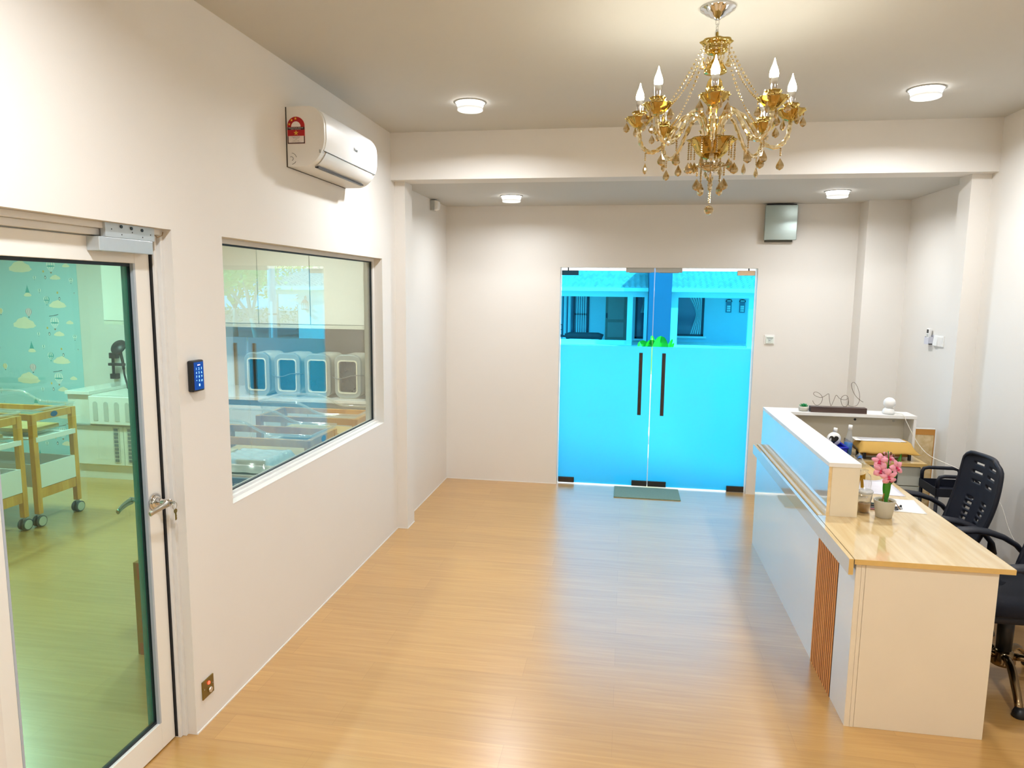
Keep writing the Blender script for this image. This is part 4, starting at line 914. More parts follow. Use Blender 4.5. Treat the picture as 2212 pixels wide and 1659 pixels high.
# ------------------------------------------------------------------ office chairs (prototype faces -x, hub at the origin)
def make_chair(label):
    t = T('office_chair', label, 'chair', (0, 0, 0), 'black mesh office chairs')
    hubz = 0.135
    P(t, 'base_hub', MB().lathe([(0.052, 0.10), (0.056, 0.115), (0.050, 0.16), (0.034, 0.175), (0, 0.176)], (0, 0, 0), 24), BRONZE)
    for k in range(5):
        a = math.atan2(-0.28, -0.06)+k*2*PI/5; ca, sa = math.cos(a), math.sin(a)
        pts = []
        for i in range(9):
            q = i/8; r = 0.04+0.27*q; z = 0.148+0.012*math.sin(PI*min(1, q*1.6))-0.125*q**2.4; pts.append((r*ca, r*sa, z))
        l = P(t, 'leg', MB().tube(pts, [0.021-0.004*i/8 for i in range(9)], 10, flat=0.8), BRONZE)
        P(l, 'foot_glide', MB().lathe([(0.028, 0), (0.031, 0.004), (0.028, 0.022), (0.020, 0.042), (0, 0.043)], (0.312*ca, 0.312*sa, 0), 16), BLACK)
    P(t, 'gas_lift_cover', MB().lathe([(0.034, 0.17), (0.036, 0.29), (0.036, 0.318), (0.026, 0.326), (0, 0.326)], (0, 0, 0), 20), BLACK)
    P(t, 'gas_lift_rod', MB().cyl((0, 0, 0.32), (0, 0, 0.40), 0.016), STEEL)
    def seat(u, v):
        th = 2*PI*u
        ph = -PI/2+PI*v
        def se(c_, e): return math.copysign(abs(c_)**e, c_)
        return (-0.02+0.245*se(math.cos(th), 0.45)*se(math.cos(ph), 0.35), 0.245*se(math.sin(th), 0.45)*se(math.cos(ph), 0.35), 0.468+0.050*se(math.sin(ph), 0.6)-0.02*max(0, -math.cos(th))**3)
    P(t, 'seat', MB().grid(seat, 36, 14), NAVYF)
    P(t, 'seat_shell', MB().prism([(-0.20, -0.20), (0.18, -0.20), (0.20, 0), (0.18, 0.20), (-0.20, 0.20), (-0.23, 0)], 'z', 0.385, 0.428), NAVY, bevel=0.015)
    def back(u, v):
        z = 0.53+0.455*v; hw = 0.205+0.018*math.sin(PI*v)
        hw *= 1-0.30*max(0, (v-0.88)/0.12)**2.6
        x = 0.165+0.10*v+0.02*math.sin(PI*v)-0.035*(abs(u-0.5)*2)**2
        return (x, (u-0.5)*2*hw, z)
    NU, NV = 28, 60
    rows = {52: (6, 12), 45: (6, 12), 38: (7, 12), 25: (7, 11), 21: (7, 11), 17: (7, 11), 13: (8, 11), 9: (8, 11)}
    def skip(i, j):
        for q in (j, j-1):
            if q in rows:
                a, b = rows[q]
                if a <= i < b or NU-b <= i < NU-a: return True
        return False
    o = P(t, 'backrest', MB().grid(back, NU, NV, skip=skip), NAVY)
    so_ = o.modifiers.new('thickness', 'SOLIDIFY'); so_.thickness = 0.016; so_.offset = 0
    rimp = [back(u/12, 1.0) for u in range(2, 11)]
    fr = [back(0, v/24) for v in range(0, 25)]+[back(0.04, 1.004)]+rimp+[back(0.96, 1.004)]+[back(1, v/24) for v in range(24, -1, -1)]
    P(t, 'back_frame', MB().tube(fr, 0.013, 8, closed=True), NAVY)
    P(t, 'back_bracket', MB().tube([(0.10, 0, 0.40), (0.17, 0, 0.42), (0.195, 0, 0.52), (0.215, 0, 0.62)], [0.03, 0.03, 0.026, 0.02], 8, flat=0.5), NAVY)
    for s_ in (-1, 1):
        yy = s_*0.262
        pts = [(-0.165, yy, 0.668), (-0.13, yy, 0.684), (-0.06, yy, 0.690), (0.01, yy, 0.682), (0.08, yy, 0.660), (0.145, yy, 0.622), (0.185, yy, 0.575), (0.195, yy*0.98, 0.52), (0.170, yy*0.95, 0.465), (0.120, yy*0.9, 0.425)]
        P(t, 'armrest', MB().tube(pts, [0.028, 0.036, 0.038, 0.037, 0.034, 0.031, 0.028, 0.026, 0.024, 0.022], 12, flat=0.45, upv=(0.25, 0, 1)), NAVY)
    return t
chA = make_chair('black office chair on a bronze star base beside the near end of the counter')
chB = dup(chA, (1.815, 4.300, 0), 0.0, label='black office chair with a slotted mesh back pulled up behind the middle of the counter')
chA.location = (1.895, 3.615, 0)

# ------------------------------------------------------------------ black utility cart
t = T('utility_cart', 'black plastic utility cart with loop handles behind the office chairs', 'cart', (2.10, 4.86, 0))
m = MB(); x0, x1, y0, y1 = 1.985, 2.24, 4.72, 4.985
def tray(z):
    m = MB(); m.box((x0, y0, z-0.006), (x1, y1, z)).box((x0, y0, z), (x0+0.006, y1, z+0.05)).box((x1-0.006, y0, z), (x1, y1, z+0.05)).box((x0, y0, z), (x1, y0+0.006, z+0.05)).box((x0, y1-0.006, z), (x1, y1, z+0.05)); return m
P(t, 'tray', tray(0.635), NAVY, bevel=0.002); P(t, 'tray', tray(0.25), NAVY, bevel=0.002)
for x in (x0+0.012, x1-0.012):
    for y in (y0+0.012, y1-0.012): P(t, 'post', MB().cyl((x, y, 0.05), (x, y, 0.645), 0.011, n=12), NAVY)
for y in (y0+0.012, y1-0.012):
    P(t, 'handle', MB().tube([(x0+0.012, y, 0.65), (x0+0.012, y, 0.735), (x0+0.022, y, 0.755), (x0+0.05, y, 0.762), (x1-0.05, y, 0.762), (x1-0.022, y, 0.755), (x1-0.012, y, 0.735), (x1-0.012, y, 0.65)], 0.012, 10), NAVY)
for x in (x0+0.012, x1-0.012):
    for y in (y0+0.012, y1-0.012): P(t, 'caster', MB().cyl((x-0.01, y, 0.025), (x+0.01, y, 0.025), 0.025, n=16), BLACK)

# ------------------------------------------------------------------ nursery: wallpaper wall
WPB = mat('wallpaper_sky', S(176, 222, 232), 0.7, var=0.02, scale=2)
WC = mat('wallpaper_cloud', S(250, 240, 214), 0.7); WTEAL = mat('wallpaper_teal', S(64, 176, 176), 0.7); WNAVY = mat('wallpaper_navy', S(40, 70, 90), 0.7)
WWHT = mat('wallpaper_white', S(246, 246, 244), 0.7); WPK = mat('wallpaper_pink', S(214, 168, 186), 0.7); WYL = mat('wallpaper_yellow', S(232, 196, 100), 0.7); WBR = mat('wallpaper_brown', S(168, 128, 84), 0.7)
m = MB().use(WPB).box((NXL, YK-0.0015, 0), (-5.85, YK, NZC))
yw = YK-0.0022
def ell(cx_, cz_, rx, rz, mm, k=0.0, n=18):
    m.use(mm).prism([(cx_+rx*math.cos(2*PI*i/n), cz_+rz*math.sin(2*PI*i/n)) for i in range(n)], 'y', yw-k, yw-k+0.0005)
def poly(ps, mm, k=0.0): m.use(mm).prism(ps, 'y', yw-k, yw-k+0.0005)
def cloud(cx_, cz_, w_, h_):
    ps = []
    n = 40
    for i in range(n):
        t = 2*PI*i/n; x = math.cos(t); z = math.sin(t)
        r = 1+0.05*math.cos(9*t); top = (0.55+0.45*(1-abs(x))**0.8) if z > 0 else 0.32
        ps.append((cx_+w_/2*x*r, cz_+h_*z*top*r))
    poly(ps, WC)
def balloon(cx_, cz_, r, cols, stripes, band=None, bask=WBR):
    n = 14
    out_ = lambda i, n_: PI*i/n_
    for k in range(stripes):
        u0, u1 = -1+2*k/stripes, -1+2*(k+1)/stripes; ps = []
        for i in range(n+1):
            z = 1-2.3*i/n; rr = math.sqrt(max(0, 1-z*z)) if z > -0.5 else max(0.22, 0.87-0.75*(-0.5-z)); ps.append((cx_+r*rr*u0, cz_+r*z))
        for i in range(n, -1, -1):
            z = 1-2.3*i/n; rr = math.sqrt(max(0, 1-z*z)) if z > -0.5 else max(0.22, 0.87-0.75*(-0.5-z)); ps.append((cx_+r*rr*u1, cz_+r*z))
        poly(ps, cols[k % len(cols)], 0.0005)
    if band: ell(cx_, cz_-0.25*r, r*0.98, r*0.16, band, 0.001)
    poly([(cx_-0.16*r, cz_-1.75*r), (cx_+0.16*r, cz_-1.75*r), (cx_+0.2*r, cz_-1.45*r), (cx_-0.2*r, cz_-1.45*r)], bask, 0.0005)
def bird(cx_, cz_, s_=1.0):
    ell(cx_, cz_, 0.011*s_, 0.019*s_, WNAVY, 0.001); ell(cx_, cz_-0.002, 0.0065*s_, 0.013*s_, WWHT, 0.0015)
PER = 0.612; PX = 0.98
for iz in range(-1, 5):
    for ix in range(-1, 1):
        bx_, bz = -6.30+ix*PX, 0.10+iz*PER
        if bz > NZC-0.62: continue
        def ok(x, w_): return NXL+w_ < x < -5.85-w_
        for f, x, dz, w_ in (('c', 0.19, 0.36, 0.105), ('b', 0.06, 0.43, 0.04), ('v', 0.14, 0.19, 0.05), ('c', 0.185, 0.045, 0.065), ('C', -0.24, 0.14, 0.14), ('p', -0.175, 0.295, 0.04), ('t', -0.17, 0.50, 0.05),
                             ('g', 0.065, 0.055, 0.02), ('y', 0.455, 0.30, 0.03), ('k', 0.325, 0.175, 0.045), ('w', 0.375, 0.03, 0.03), ('s', -0.07, 0.055, 0.02), ('g', 0.22, 0.44, 0.02), ('y2', 0.405, 0.50, 0.02), ('s', -0.02, 0.53, 0.02)):
            X = bx_+x
            if not ok(X, w_): continue
            Z = bz+dz
            if f == 'c': cloud(X, Z, w_*2, w_*0.62)
            elif f == 'C': cloud(X, Z, w_*2, w_*0.7)
            elif f == 'k': cloud(X, Z, w_*2, w_*0.7)
            elif f == 't':
                cloud(X, Z-0.03, 0.095, 0.036); poly([(X-0.028, Z), (X+0.028, Z), (X+0.006, Z+0.06), (X, Z+0.085), (X-0.006, Z+0.06)], WTEAL, 0.0005)
            elif f == 'b': balloon(X, Z, 0.037, (WWHT, WTEAL, WWHT, WTEAL, WWHT, WTEAL), 1 if False else 6, WTEAL, WTEAL)
            elif f == 'v':
                balloon(X, Z, 0.052, (WWHT, WPB), 7, WTEAL); poly([(X-0.065, Z+0.060), (X-0.06, Z+0.055), (X+0.05, Z+0.075), (X+0.05, Z+0.082), (X, Z+0.064)], WNAVY, 0.001)
            elif f == 'p': balloon(X, Z, 0.038, (WPK, WWHT), 7, None, WNAVY)
            elif f == 'y': balloon(X, Z, 0.028, (WYL, WWHT), 6, None, WNAVY)
            elif f == 'w': balloon(X, Z, 0.024, (WWHT, WTEAL), 5, WWHT, WNAVY)
            elif f == 's': balloon(X, Z, 0.017, (WWHT, WTEAL), 3, None, WNAVY)
            elif f == 'g': bird(X, Z); ell(X-0.02, Z+0.065, 0.010, 0.013, WYL, 0.0005)
            elif f == 'y2': bird(X, Z, 0.5)
ST('wallpaper_nursery', m)

# ------------------------------------------------------------------ nursery: sink unit, cabinets, shower
CAB = mat('cabinet_white', S(234, 232, 224), 0.32, var=0.01)
CTOP = mat('counter_white', S(242, 240, 236), 0.18, coat=0.4, var=0.03)
BSPL = mat('backsplash_taupe', S(186, 172, 154), 0.45, var=0.03)
sk = T('sink_cabinet', 'white sink cabinet with a fluted apron basin beside the wallpapered wall', 'cabinet', (-4.75, 6.4, 0))
P(sk, 'carcass', box((-5.430, 6.075, 0.14), (-4.06, YK-0.005, 0.845)), CAB)
P(sk, 'plinth', box((-5.37, 6.09, 0), (-4.06, YK-0.01, 0.139)), CAB)
P(sk, 'worktop', MB().box((-5.435, 6.045, 0.846), (-5.165, YK-0.002, 0.880)).box((-5.165, 6.60, 0.846), (-4.06, YK-0.002, 0.880)), CTOP, bevel=0.003)
bs = P(sk, 'apron_basin', MB().box((-5.16, 6.02, 0.560), (-4.10, 6.045, 0.842)).box((-5.16, 6.045, 0.76), (-5.14, 6.595, 0.842)).box((-4.12, 6.045, 0.76), (-4.10, 6.595, 0.842)).box((-5.16, 6.575, 0.76), (-4.10, 6.595, 0.842)), CTOP, bevel=0.008)
for i in range(8):
    xx = -5.085+0.116*i
    pr_ = [(xx-0.024, 0.60), (xx+0.024, 0.60), (xx+0.024, 0.765)]+[(xx+0.024*math.cos(PI*k/8), 0.765+0.024*math.sin(PI*k/8)) for k in range(1, 8)]+[(xx-0.024, 0.765)]
    P(bs, 'flute', MB().prism(pr_, 'y', 6.0165, 6.021), mat('flute_grey', S(204, 204, 198), 0.3))
P(sk, 'drain_ledge', box((-5.42, 6.03, 0.545), (-4.08, 6.06, 0.559)), mat('ledge_grey', S(168, 168, 160), 0.5))
for a, b in ((-5.42, -4.828), (-4.823, -4.09)): P(sk, 'door', box((a, 6.055, 0.150), (b, 6.0745, 0.540)), CAB, bevel=0.002)
MOS = mat('mosaic_dark', S(120, 130, 134), 0.25, var=0.3, scale=30); MFR = mat('mosaic_frame', S(206, 206, 198), 0.4)
for xx in (-4.902, -4.752):
    v = P(sk, 'mosaic_strip', box((xx-0.034, 6.050, 0.175), (xx+0.034, 6.0548, 0.530)), MFR)
    for i in range(9): P(v, 'mosaic_tile', box((xx-0.021, 6.047, 0.188+0.038*i), (xx+0.021, 6.0505, 0.216+0.038*i)), MOS)
SHB = mat('matt_black_fitting', S(16, 28, 34), 0.4)
sh = T('hand_shower', 'black hand shower on a short riser rail above the nursery sink', 'shower', (-5.44, YK, 0.92))
sx = -5.444
P(sh, 'rail', MB().box((sx-0.012, YK-0.055, 0.93), (sx+0.012, YK-0.035, 1.18)).box((sx-0.040, YK-0.055, 1.134), (sx+0.040, YK-0.001, 1.194)).box((sx-0.040, YK-0.055, 0.912), (sx+0.040, YK-0.001, 0.968)), SHB, bevel=0.003)
P(sh, 'holder', MB().box((sx-0.02, YK-0.10, 1.060), (sx+0.155, YK-0.05, 1.088)), SHB, bevel=0.004)
P(sh, 'shower_handle', MB().tube([(-5.262, 6.67, 1.03), (-5.258, 6.655, 1.12), (-5.256, 6.63, 1.20), (-5.252, 6.615, 1.25)], [0.014, 0.015, 0.017, 0.024], 12), SHB)
P(sh, 'shower_head', MB().lathe([(0, -0.014), (0.06, -0.012), (0.086, 0.0), (0.076, 0.012), (0, 0.020)], (0, 0, 0), 28, M=Matrix.Translation((-5.252, 6.60, 1.272)) @ Matrix.Rotation(1.0, 4, 'X')), SHB)
P(sh, 'hose', MB().tube([(-5.262, 6.67, 1.03), (-5.235, 6.64, 0.98), (-5.17, 6.58, 0.915), (-5.08, 6.48, 0.885), (-5.03, 6.42, 0.868), (-5.00, 6.40, 0.868), (-4.94, 6.43, 0.885), (-4.86, 6.54, 0.95), (-4.76, 6.70, 1.00), (-4.72, 6.78, 1.01)], 0.010, 8), SHB)
# base cabinets with worktop under the sterilisers
bc0, bc1 = -4.055, XN
M1('nursery_worktop', box((bc0, 6.045, 0.855), (bc1, YK-0.002, 0.885)), CTOP, 'long white worktop carrying the row of sterilisers along the nursery back wall', 'worktop', bevel=0.003)
for k, (a, b, lb) in enumerate(((-4.055, -3.358, 'white base cabinet under the nursery worktop next to the sink'), (-3.357, -2.900, 'narrow white base cabinet under the middle sterilisers'), (-2.899, XN-0.002, 'white base cabinet at the window wall end of the nursery worktop'))):
    c = T('base_cabinet', lb, 'cabinet', ((a+b)/2, 6.4, 0), 'nursery base cabinets')
    P(c, 'carcass', box((a, 6.085, 0.10), (b, YK-0.005, 0.854)), CAB)
    P(c, 'plinth', box((a, 6.11, 0), (b, YK-0.01, 0.0995)), CAB)
    P(c, 'door', box((a+0.002, 6.062, 0.105), (b-0.002, 6.084, 0.800)), CAB, bevel=0.0015)
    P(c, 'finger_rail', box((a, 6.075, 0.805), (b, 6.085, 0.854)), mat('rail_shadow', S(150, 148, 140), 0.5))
ST('trim_backsplash', box((-4.055, YK-0.006, 0.886), (XN, YK-0.001, 1.512)), BSPL)
ub = (-5.24, -4.70, -4.10, -3.545, -3.005, -2.45, XN-0.002)
for k in range(6):
    a, b = ub[k]+0.0, ub[k+1]-0.002
    c = T('upper_cabinet', ('white wall cabinet at the left end of the row, above the shower', 'white wall cabinet above the basin right of the shower', 'white wall cabinet third from the wallpaper', 'white wall cabinet above the leftmost sterilisers', 'white wall cabinet above the middle sterilisers', 'white wall cabinet against the nursery window wall')[k], 'cabinet', ((a+b)/2, 6.6, 1.52), 'nursery wall cabinets')
    P(c, 'carcass', box((a, 6.42, 1.52), (b, YK-0.003, 2.70)), mat('carcass_grey', S(150, 148, 140), 0.5) if k else CAB)
    P(c, 'door', box((a+0.003, 6.398, 1.560), (b-0.003, 6.418, 2.70)), CAB, bevel=0.0015)
    P(c, 'light_rail', box((a, 6.402, 1.520), (b, 6.4195, 1.555)), mat('rail_pale', S(216, 214, 200), 0.4))

# ------------------------------------------------------------------ nursery: bottle sterilisers
SFR = mat('steriliser_silver', S(168, 176, 174), 0.3, metal=0.4, var=0.02); SCREAM = mat('steriliser_cream', S(232, 228, 208), 0.35)
SWIN = mat('steriliser_window', S(26, 38, 40), 0.2, coat=0.2, var=0.1)
def rrect(x0, x1, z0, z1, r, n=6):
    ps = []
    for cx_, cz_, a in ((x1-r, z0+r, -PI/2), (x1-r, z1-r, 0), (x0+r, z1-r, PI/2), (x0+r, z0+r, PI)):
        for i in range(n+1): ps.append((cx_+r*math.cos(a+PI/2*i/n), cz_+r*math.sin(a+PI/2*i/n)))
    return ps
def frame(mb, outer, inner, y0, y1):
    n = len(outer); vs = [(p[0], y0, p[1]) for p in outer]+[(p[0], y0, p[1]) for p in inner]+[(p[0], y1, p[1]) for p in outer]+[(p[0], y1, p[1]) for p in inner]; fs = []
    for i in range(n):
        j = (i+1) % n
        fs += [(i, j, n+j, n+i), (2*n+i, 3*n+i, 3*n+j, 2*n+j), (i, 2*n+i, 2*n+j, j), (n+i, n+j, 3*n+j, 3*n+i)]
    return mb.add(vs, fs)
ZW = 0.885
def steriliser(x, label, cord=None):
    t = T('bottle_steriliser', label, 'steriliser', (x, 6.32, ZW), 'bottle sterilisers on the nursery worktop')
    x0, x1 = x-0.128, x+0.128; z0, z1 = ZW+0.012, ZW+0.405
    P(t, 'body', MB().prism(rrect(x0+0.004, x1-0.004, z0, z1, 0.07), 'y', 6.20, 6.50, smooth=True), mat('steriliser_white', S(206, 206, 194), 0.35))
    P(t, 'front_frame', frame(MB(), rrect(x0, x1, z0-0.004, z1+0.004, 0.068), rrect(x0+0.036, x1-0.036, z0+0.040, z1-0.048, 0.03), 6.155, 6.199), SFR, bevel=0.006)
    P(t, 'window_rim', frame(MB(), rrect(x0+0.032, x1-0.032, z0+0.036, z1-0.044, 0.032), rrect(x0+0.043, x1-0.043, z0+0.047, z1-0.055, 0.025), 6.150, 6.185), SCREAM)
    P(t, 'window', MB().prism(rrect(x0+0.040, x1-0.040, z0+0.044, z1-0.052, 0.028), 'y', 6.178, 6.190), SWIN)
    P(t, 'control_strip', MB().box((x-0.07, 6.158, z1-0.022), (x+0.07, 6.21, z1+0.008)), SFR, bevel=0.005)
    P(t, 'base', MB().box((x-0.085, 6.165, ZW), (x+0.085, 6.47, ZW+0.02)), SCREAM, bevel=0.003)
    if cord: P(t, 'power_cord', MB().tube([(x-0.15, 6.17, ZW+0.20), (x-0.10, 6.145, ZW+0.185), (x-0.03, 6.138, ZW+0.195), (x+0.04, 6.138, ZW+0.22), (x+0.10, 6.145, ZW+0.225), (x+0.155, 6.17, ZW+0.222)], 0.004, 6), mat('cord_grey', S(110, 112, 108), 0.5))
steriliser(-3.448, 'white bottle steriliser, leftmost of the row behind the nursery window')
steriliser(-3.140, 'white bottle steriliser with a cord across its door, second from the left in the window', True)
steriliser(-2.838, 'white bottle steriliser in the middle of the row behind the nursery window')
steriliser(-2.540, 'white bottle steriliser with a grey cord across its door near the right window edge', True)
steriliser(-2.235, 'white bottle steriliser mostly cut off by the right frame of the nursery window')

# ------------------------------------------------------------------ nursery: cots (prototype: end panel at x=0 facing +x, length towards -x, width along y)
CW, CL = 0.40, 0.82
def make_cot(label):
    t = T('baby_cot', label, 'cot', (0, 0, 0), 'hospital baby cots in the nursery')
    for x in (-0.02, -CL):
        for y in (-CW/2, CW/2):
            l = P(t, 'leg', box((x-0.022, y-0.022, 0.105), (x+0.022, y+0.022, 0.905)), BIRCH, bevel=0.003)
            P(l, 'caster_fork', MB().cyl((x, y, 0.06), (x, y, 0.106), 0.014, n=12), GREYP)
            P(l, 'caster_wheel', MB().cyl((x+0.028, y, 0.046), (x+0.010, y, 0.046), 0.045, n=22).cyl((x-0.010, y, 0.046), (x-0.028, y, 0.046), 0.045, n=22), mat('caster_rubber', S(70, 84, 84), 0.5))
            P(l, 'caster_disc', MB().cyl((x+0.031, y, 0.046), (x+0.028, y, 0.046), 0.037, n=22), mat('caster_disc_grey', S(190, 198, 186), 0.4))
    for x in (-0.02, -CL):
        P(t, 'top_rail', box((x-0.016, -CW/2+0.022, 0.848), (x+0.016, CW/2-0.022, 0.905)), BIRCH, bevel=0.002)
        P(t, 'bottom_rail', box((x-0.016, -CW/2+0.022, 0.225), (x+0.016, CW/2-0.022, 0.305)), BIRCH, bevel=0.002)
    for y in (-CW/2, CW/2): P(t, 'side_rail', box((-CL+0.022, y-0.014, 0.855), (-0.042, y+0.014, 0.905)), BIRCH, bevel=0.002)
    P(t, 'badge', MB().prism([(0.034*math.cos(2*PI*i/20), 0.878+0.022*math.sin(2*PI*i/20)) for i in range(20)], 'x', -0.004, -0.0015), mat('badge_blue', S(24, 92, 140), 0.3))
    P(t, 'shelf', MB().box((-CL+0.03, -CW/2+0.023, 0.690), (-0.040, CW/2-0.023, 0.705)).box((-0.016, -CW/2+0.0, 0.680), (0.006, CW/2, 0.720)), WHITE, bevel=0.002)
    P(t, 'storage_box', MB().box((-CL+0.05, -CW/2+0.024, 0.310), (-0.04, CW/2-0.024, 0.318)).box((-0.018, -CW/2+0.024, 0.308), (0.0, CW/2+0.0, 0.495)).box((-CL+0.03, -CW/2+0.024, 0.318), (-CL+0.045, CW/2-0.024, 0.495)).box((-CL+0.045, -CW/2+0.024, 0.318), (-0.02, -CW/2+0.034, 0.495)).box((-CL+0.045, CW/2-0.034, 0.318), (-0.02, CW/2-0.024, 0.495)), WHITE, bevel=0.002)
    # clear acrylic tub with a rim that rises towards the head
    def rim(s_):
        xa, xb, ya = -CL+0.0, 0.005, CW/2+0.012
        L_ = [(xb, -ya), (xb, ya), (xa, ya), (xa, -ya)]; per = [2*ya, xb-xa, 2*ya, xb-xa]; tot = sum(per); d = s_*tot
        for i in range(4):
            if d <= per[i]:
                q = d/per[i]; a, b = L_[i], L_[(i+1) % 4]; x = a[0]+(b[0]-a[0])*q; y = a[1]+(b[1]-a[1])*q; break
            d -= per[i]
        else: x, y = L_[0]
        f = (xb-x)/(xb-xa); sm_ = max(0, min(1, (f-0.34)/0.30)); sm_ = sm_*sm_*(3-2*sm_)
        return x, y, 0.935+0.085*sm_
    n = 64; m = MB()
    rp = [rim(i/n) for i in range(n)]
    low = [(-CL/2+(x+CL/2)*0.86, y*0.80, 0.735) for x, y, z in rp]
    m.add(rp+low, [(i, (i+1) % n, n+(i+1) % n, n+i) for i in range(n)]+[tuple(range(n, 2*n))], False)
    tb = P(t, 'acrylic_tub', m, CLEAR)
    P(tb, 'tub_rim', MB().tube([(x, y, z) for x, y, z in rp], 0.010, 6, closed=True), glass('acrylic_rim', (0.92, 0.97, 0.96), 0.12, 0.03, diff=0.22))
    P(t, 'mattress', box((-CL+0.10, -CW/2+0.06, 0.742), (-0.09, CW/2-0.06, 0.775)), mat('mattress_tan', S(206, 178, 116), 0.7, var=0.04), bevel=0.006)
    return t
cot0 = make_cot('wooden baby cot with a clear tub nearest the sink, seen through the nursery door')
GL = 'hospital baby cots in the nursery'
dup(cot0, (-4.575, 4.430, 0), 0.0, label='wooden baby cot cut by the left picture edge, seen through the nursery door')
cot0.location = (-4.535, 4.925, 0)
dup(cot0, (-2.02, 5.285, 0), 0.0, label='wooden baby cot with a clear tub at the far right behind the nursery window')
dup(cot0, (-2.03, 4.485, 0), 0.0, label='wooden baby cot with a clear tub nearest the white trolley behind the nursery window')
st_ = T('supply_trolley', 'white trolley topped with plastic-wrapped sheets low behind the left of the nursery window', 'trolley', (-2.42, 4.0, 0))
for x in (-2.76, -2.08):
    for y in (3.81, 4.20):
        P(st_, 'post', MB().cyl((x, y, 0.06), (x, y, 0.78), 0.014, n=12), WHITE)
        P(st_, 'caster', MB().cyl((x-0.012, y, 0.032), (x+0.012, y, 0.032), 0.030, n=16), BLACK)
for z in (0.24, 0.765): P(st_, 'shelf', box((-2.78, 3.79, z), (-2.06, 4.22, z+0.022)), WHITE, bevel=0.004)
M1('beige_tray', MB().box((-2.74, 3.83, 0.7885), (-2.50, 4.19, 0.850)), mat('beige_tray', S(222, 210, 170), 0.5), 'beige box beside the plastic-wrapped sheets on the white nursery trolley', 'box', bevel=0.004)
wp_ = M1('wrapped_sheets', MB().grid(lambda u, v: (-2.485+0.41*u, 3.805+0.40*v, 0.797+0.070*min(1, 9*min(u, 1-u, v, 1-v))+0.003*math.sin(40*v+3*u)+0.002*math.sin(23*u)), 30, 40), mat('milky_film', S(214, 228, 228), 0.15, coat=0.6, var=0.06, scale=18), 'pile of milky plastic-wrapped sheets on the white nursery trolley', 'sheets')
lc_ = T('low_cabinet', 'low white cabinet under the green crate inside the nursery', 'cabinet', (-2.25, 3.52, 0))
P(lc_, 'carcass', box((-2.44, 3.36, 0.0), (-2.06, 3.745, 0.60)), CAB, bevel=0.002)
P(lc_, 'door', box((-2.0595, 3.365, 0.02), (-2.042, 3.74, 0.595)), CAB, bevel=0.002)
# boxes on the nursery floor
cb = T('cardboard_carton', 'tall brown cardboard carton with red tape behind the nursery door glass', 'box', (-2.25, 3.22, 0))
P(cb, 'carton', box((-2.455, 3.09, 0), (-2.05, 3.34, 0.50)), CARD, bevel=0.003)
m = MB()
for x0, x1, z0, z1 in ((-2.435, -2.36, 0.41, 0.497), (-2.44, -2.36, 0.0, 0.066), (-2.425, -2.36, 0.115, 0.20)): P(cb, 'tape_patch', box((x0, 3.0885, z0), (x1, 3.0900, z1)), TAPE)
M1('plastic_bag', MB().grid(lambda u, v: (-2.40+0.30*u, 3.12+0.19*v, 0.503+0.055*math.sin(PI*u)*math.sin(PI*v)*(1+0.5*math.sin(13*u+9*v))), 14, 10), BOT, 'crumpled clear plastic bag on top of the cardboard carton', 'bag')
gb = T('green_crate', 'dark green slatted plastic crate low behind the left corner of the nursery window', 'crate', (-2.25, 3.55, 0.601))
GRC = mat('dark_teal_plastic', S(12, 84, 96), 0.4)
x0, x1, y0, y1, z0, z1 = -2.40, -2.115, 3.39, 3.72, 0.601, 0.79
P(gb, 'crate_base', box((x0, y0, z0), (x1, y1, z0+0.01)), GRC)
m = MB()
for i in range(9):
    y = y0+0.01+(y1-y0-0.02)*i/8; m.box((x0, y-0.004, z0+0.01), (x0+0.006, y+0.004, z1-0.03)).box((x1-0.006, y-0.004, z0+0.01), (x1, y+0.004, z1-0.03))
for i in range(7):
    x = x0+0.01+(x1-x0-0.02)*i/6; m.box((x-0.004, y0, z0+0.01), (x+0.004, y0+0.006, z1-0.03)).box((x-0.004, y1-0.006, z0+0.01), (x+0.004, y1, z1-0.03))
P(gb, 'crate_slats', m, GRC)
m = MB().box((x0-0.006, y0-0.006, z1-0.03), (x1+0.006, y0+0.01, z1)).box((x0-0.006, y1-0.01, z1-0.03), (x1+0.006, y1+0.006, z1)).box((x0-0.006, y0+0.01, z1-0.03), (x0+0.01, y1-0.01, z1)).box((x1-0.01, y0+0.01, z1-0.03), (x1+0.006, y1-0.01, z1))
P(gb, 'crate_rim', m, GRC)

# ------------------------------------------------------------------ outside
GZ0_ = -0.55
ROADM = mat('grey_paving', S(128, 128, 124), 0.9, var=0.08, scale=1.5)
ST('ground', box((-40, YK+2.2, GZ0_-0.2), (70, 75, GZ0_)), ROADM)
ST('porch_slab', box((-9, YK+0.14, GZ0_-0.2), (10, YK+2.2, -0.03)), mat('porch_tile', S(140, 138, 134), 0.6, var=0.05, scale=4))
GRASSM = mat('grass_green', S(104, 150, 60), 0.95, var=0.35, scale=6)
ST('road', box((-40, 18.0, GZ0_), (70, 24.0, GZ0_+0.01)), mat('asphalt', S(196, 198, 198), 0.9, var=0.08, scale=3))
ST('pavement', box((6.2, 24.0, GZ0_), (70, 26.5, GZ0_+0.02)), mat('pale_kerb', S(214, 214, 210), 0.9, var=0.05, scale=3))
M1('lawn', MB().box((6.2, 26.5, GZ0_), (40, 31.5, GZ0_+0.03)), GRASSM, 'strip of green grass beyond the road', 'grass', kind='stuff')
HW = mat('house_wall', S(216, 224, 226), 0.8, var=0.04, scale=2); HTRIM = mat('house_trim_white', S(246, 246, 242), 0.6, var=0.02); HDARK = mat('house_dark_frame', S(40, 46, 60), 0.5)
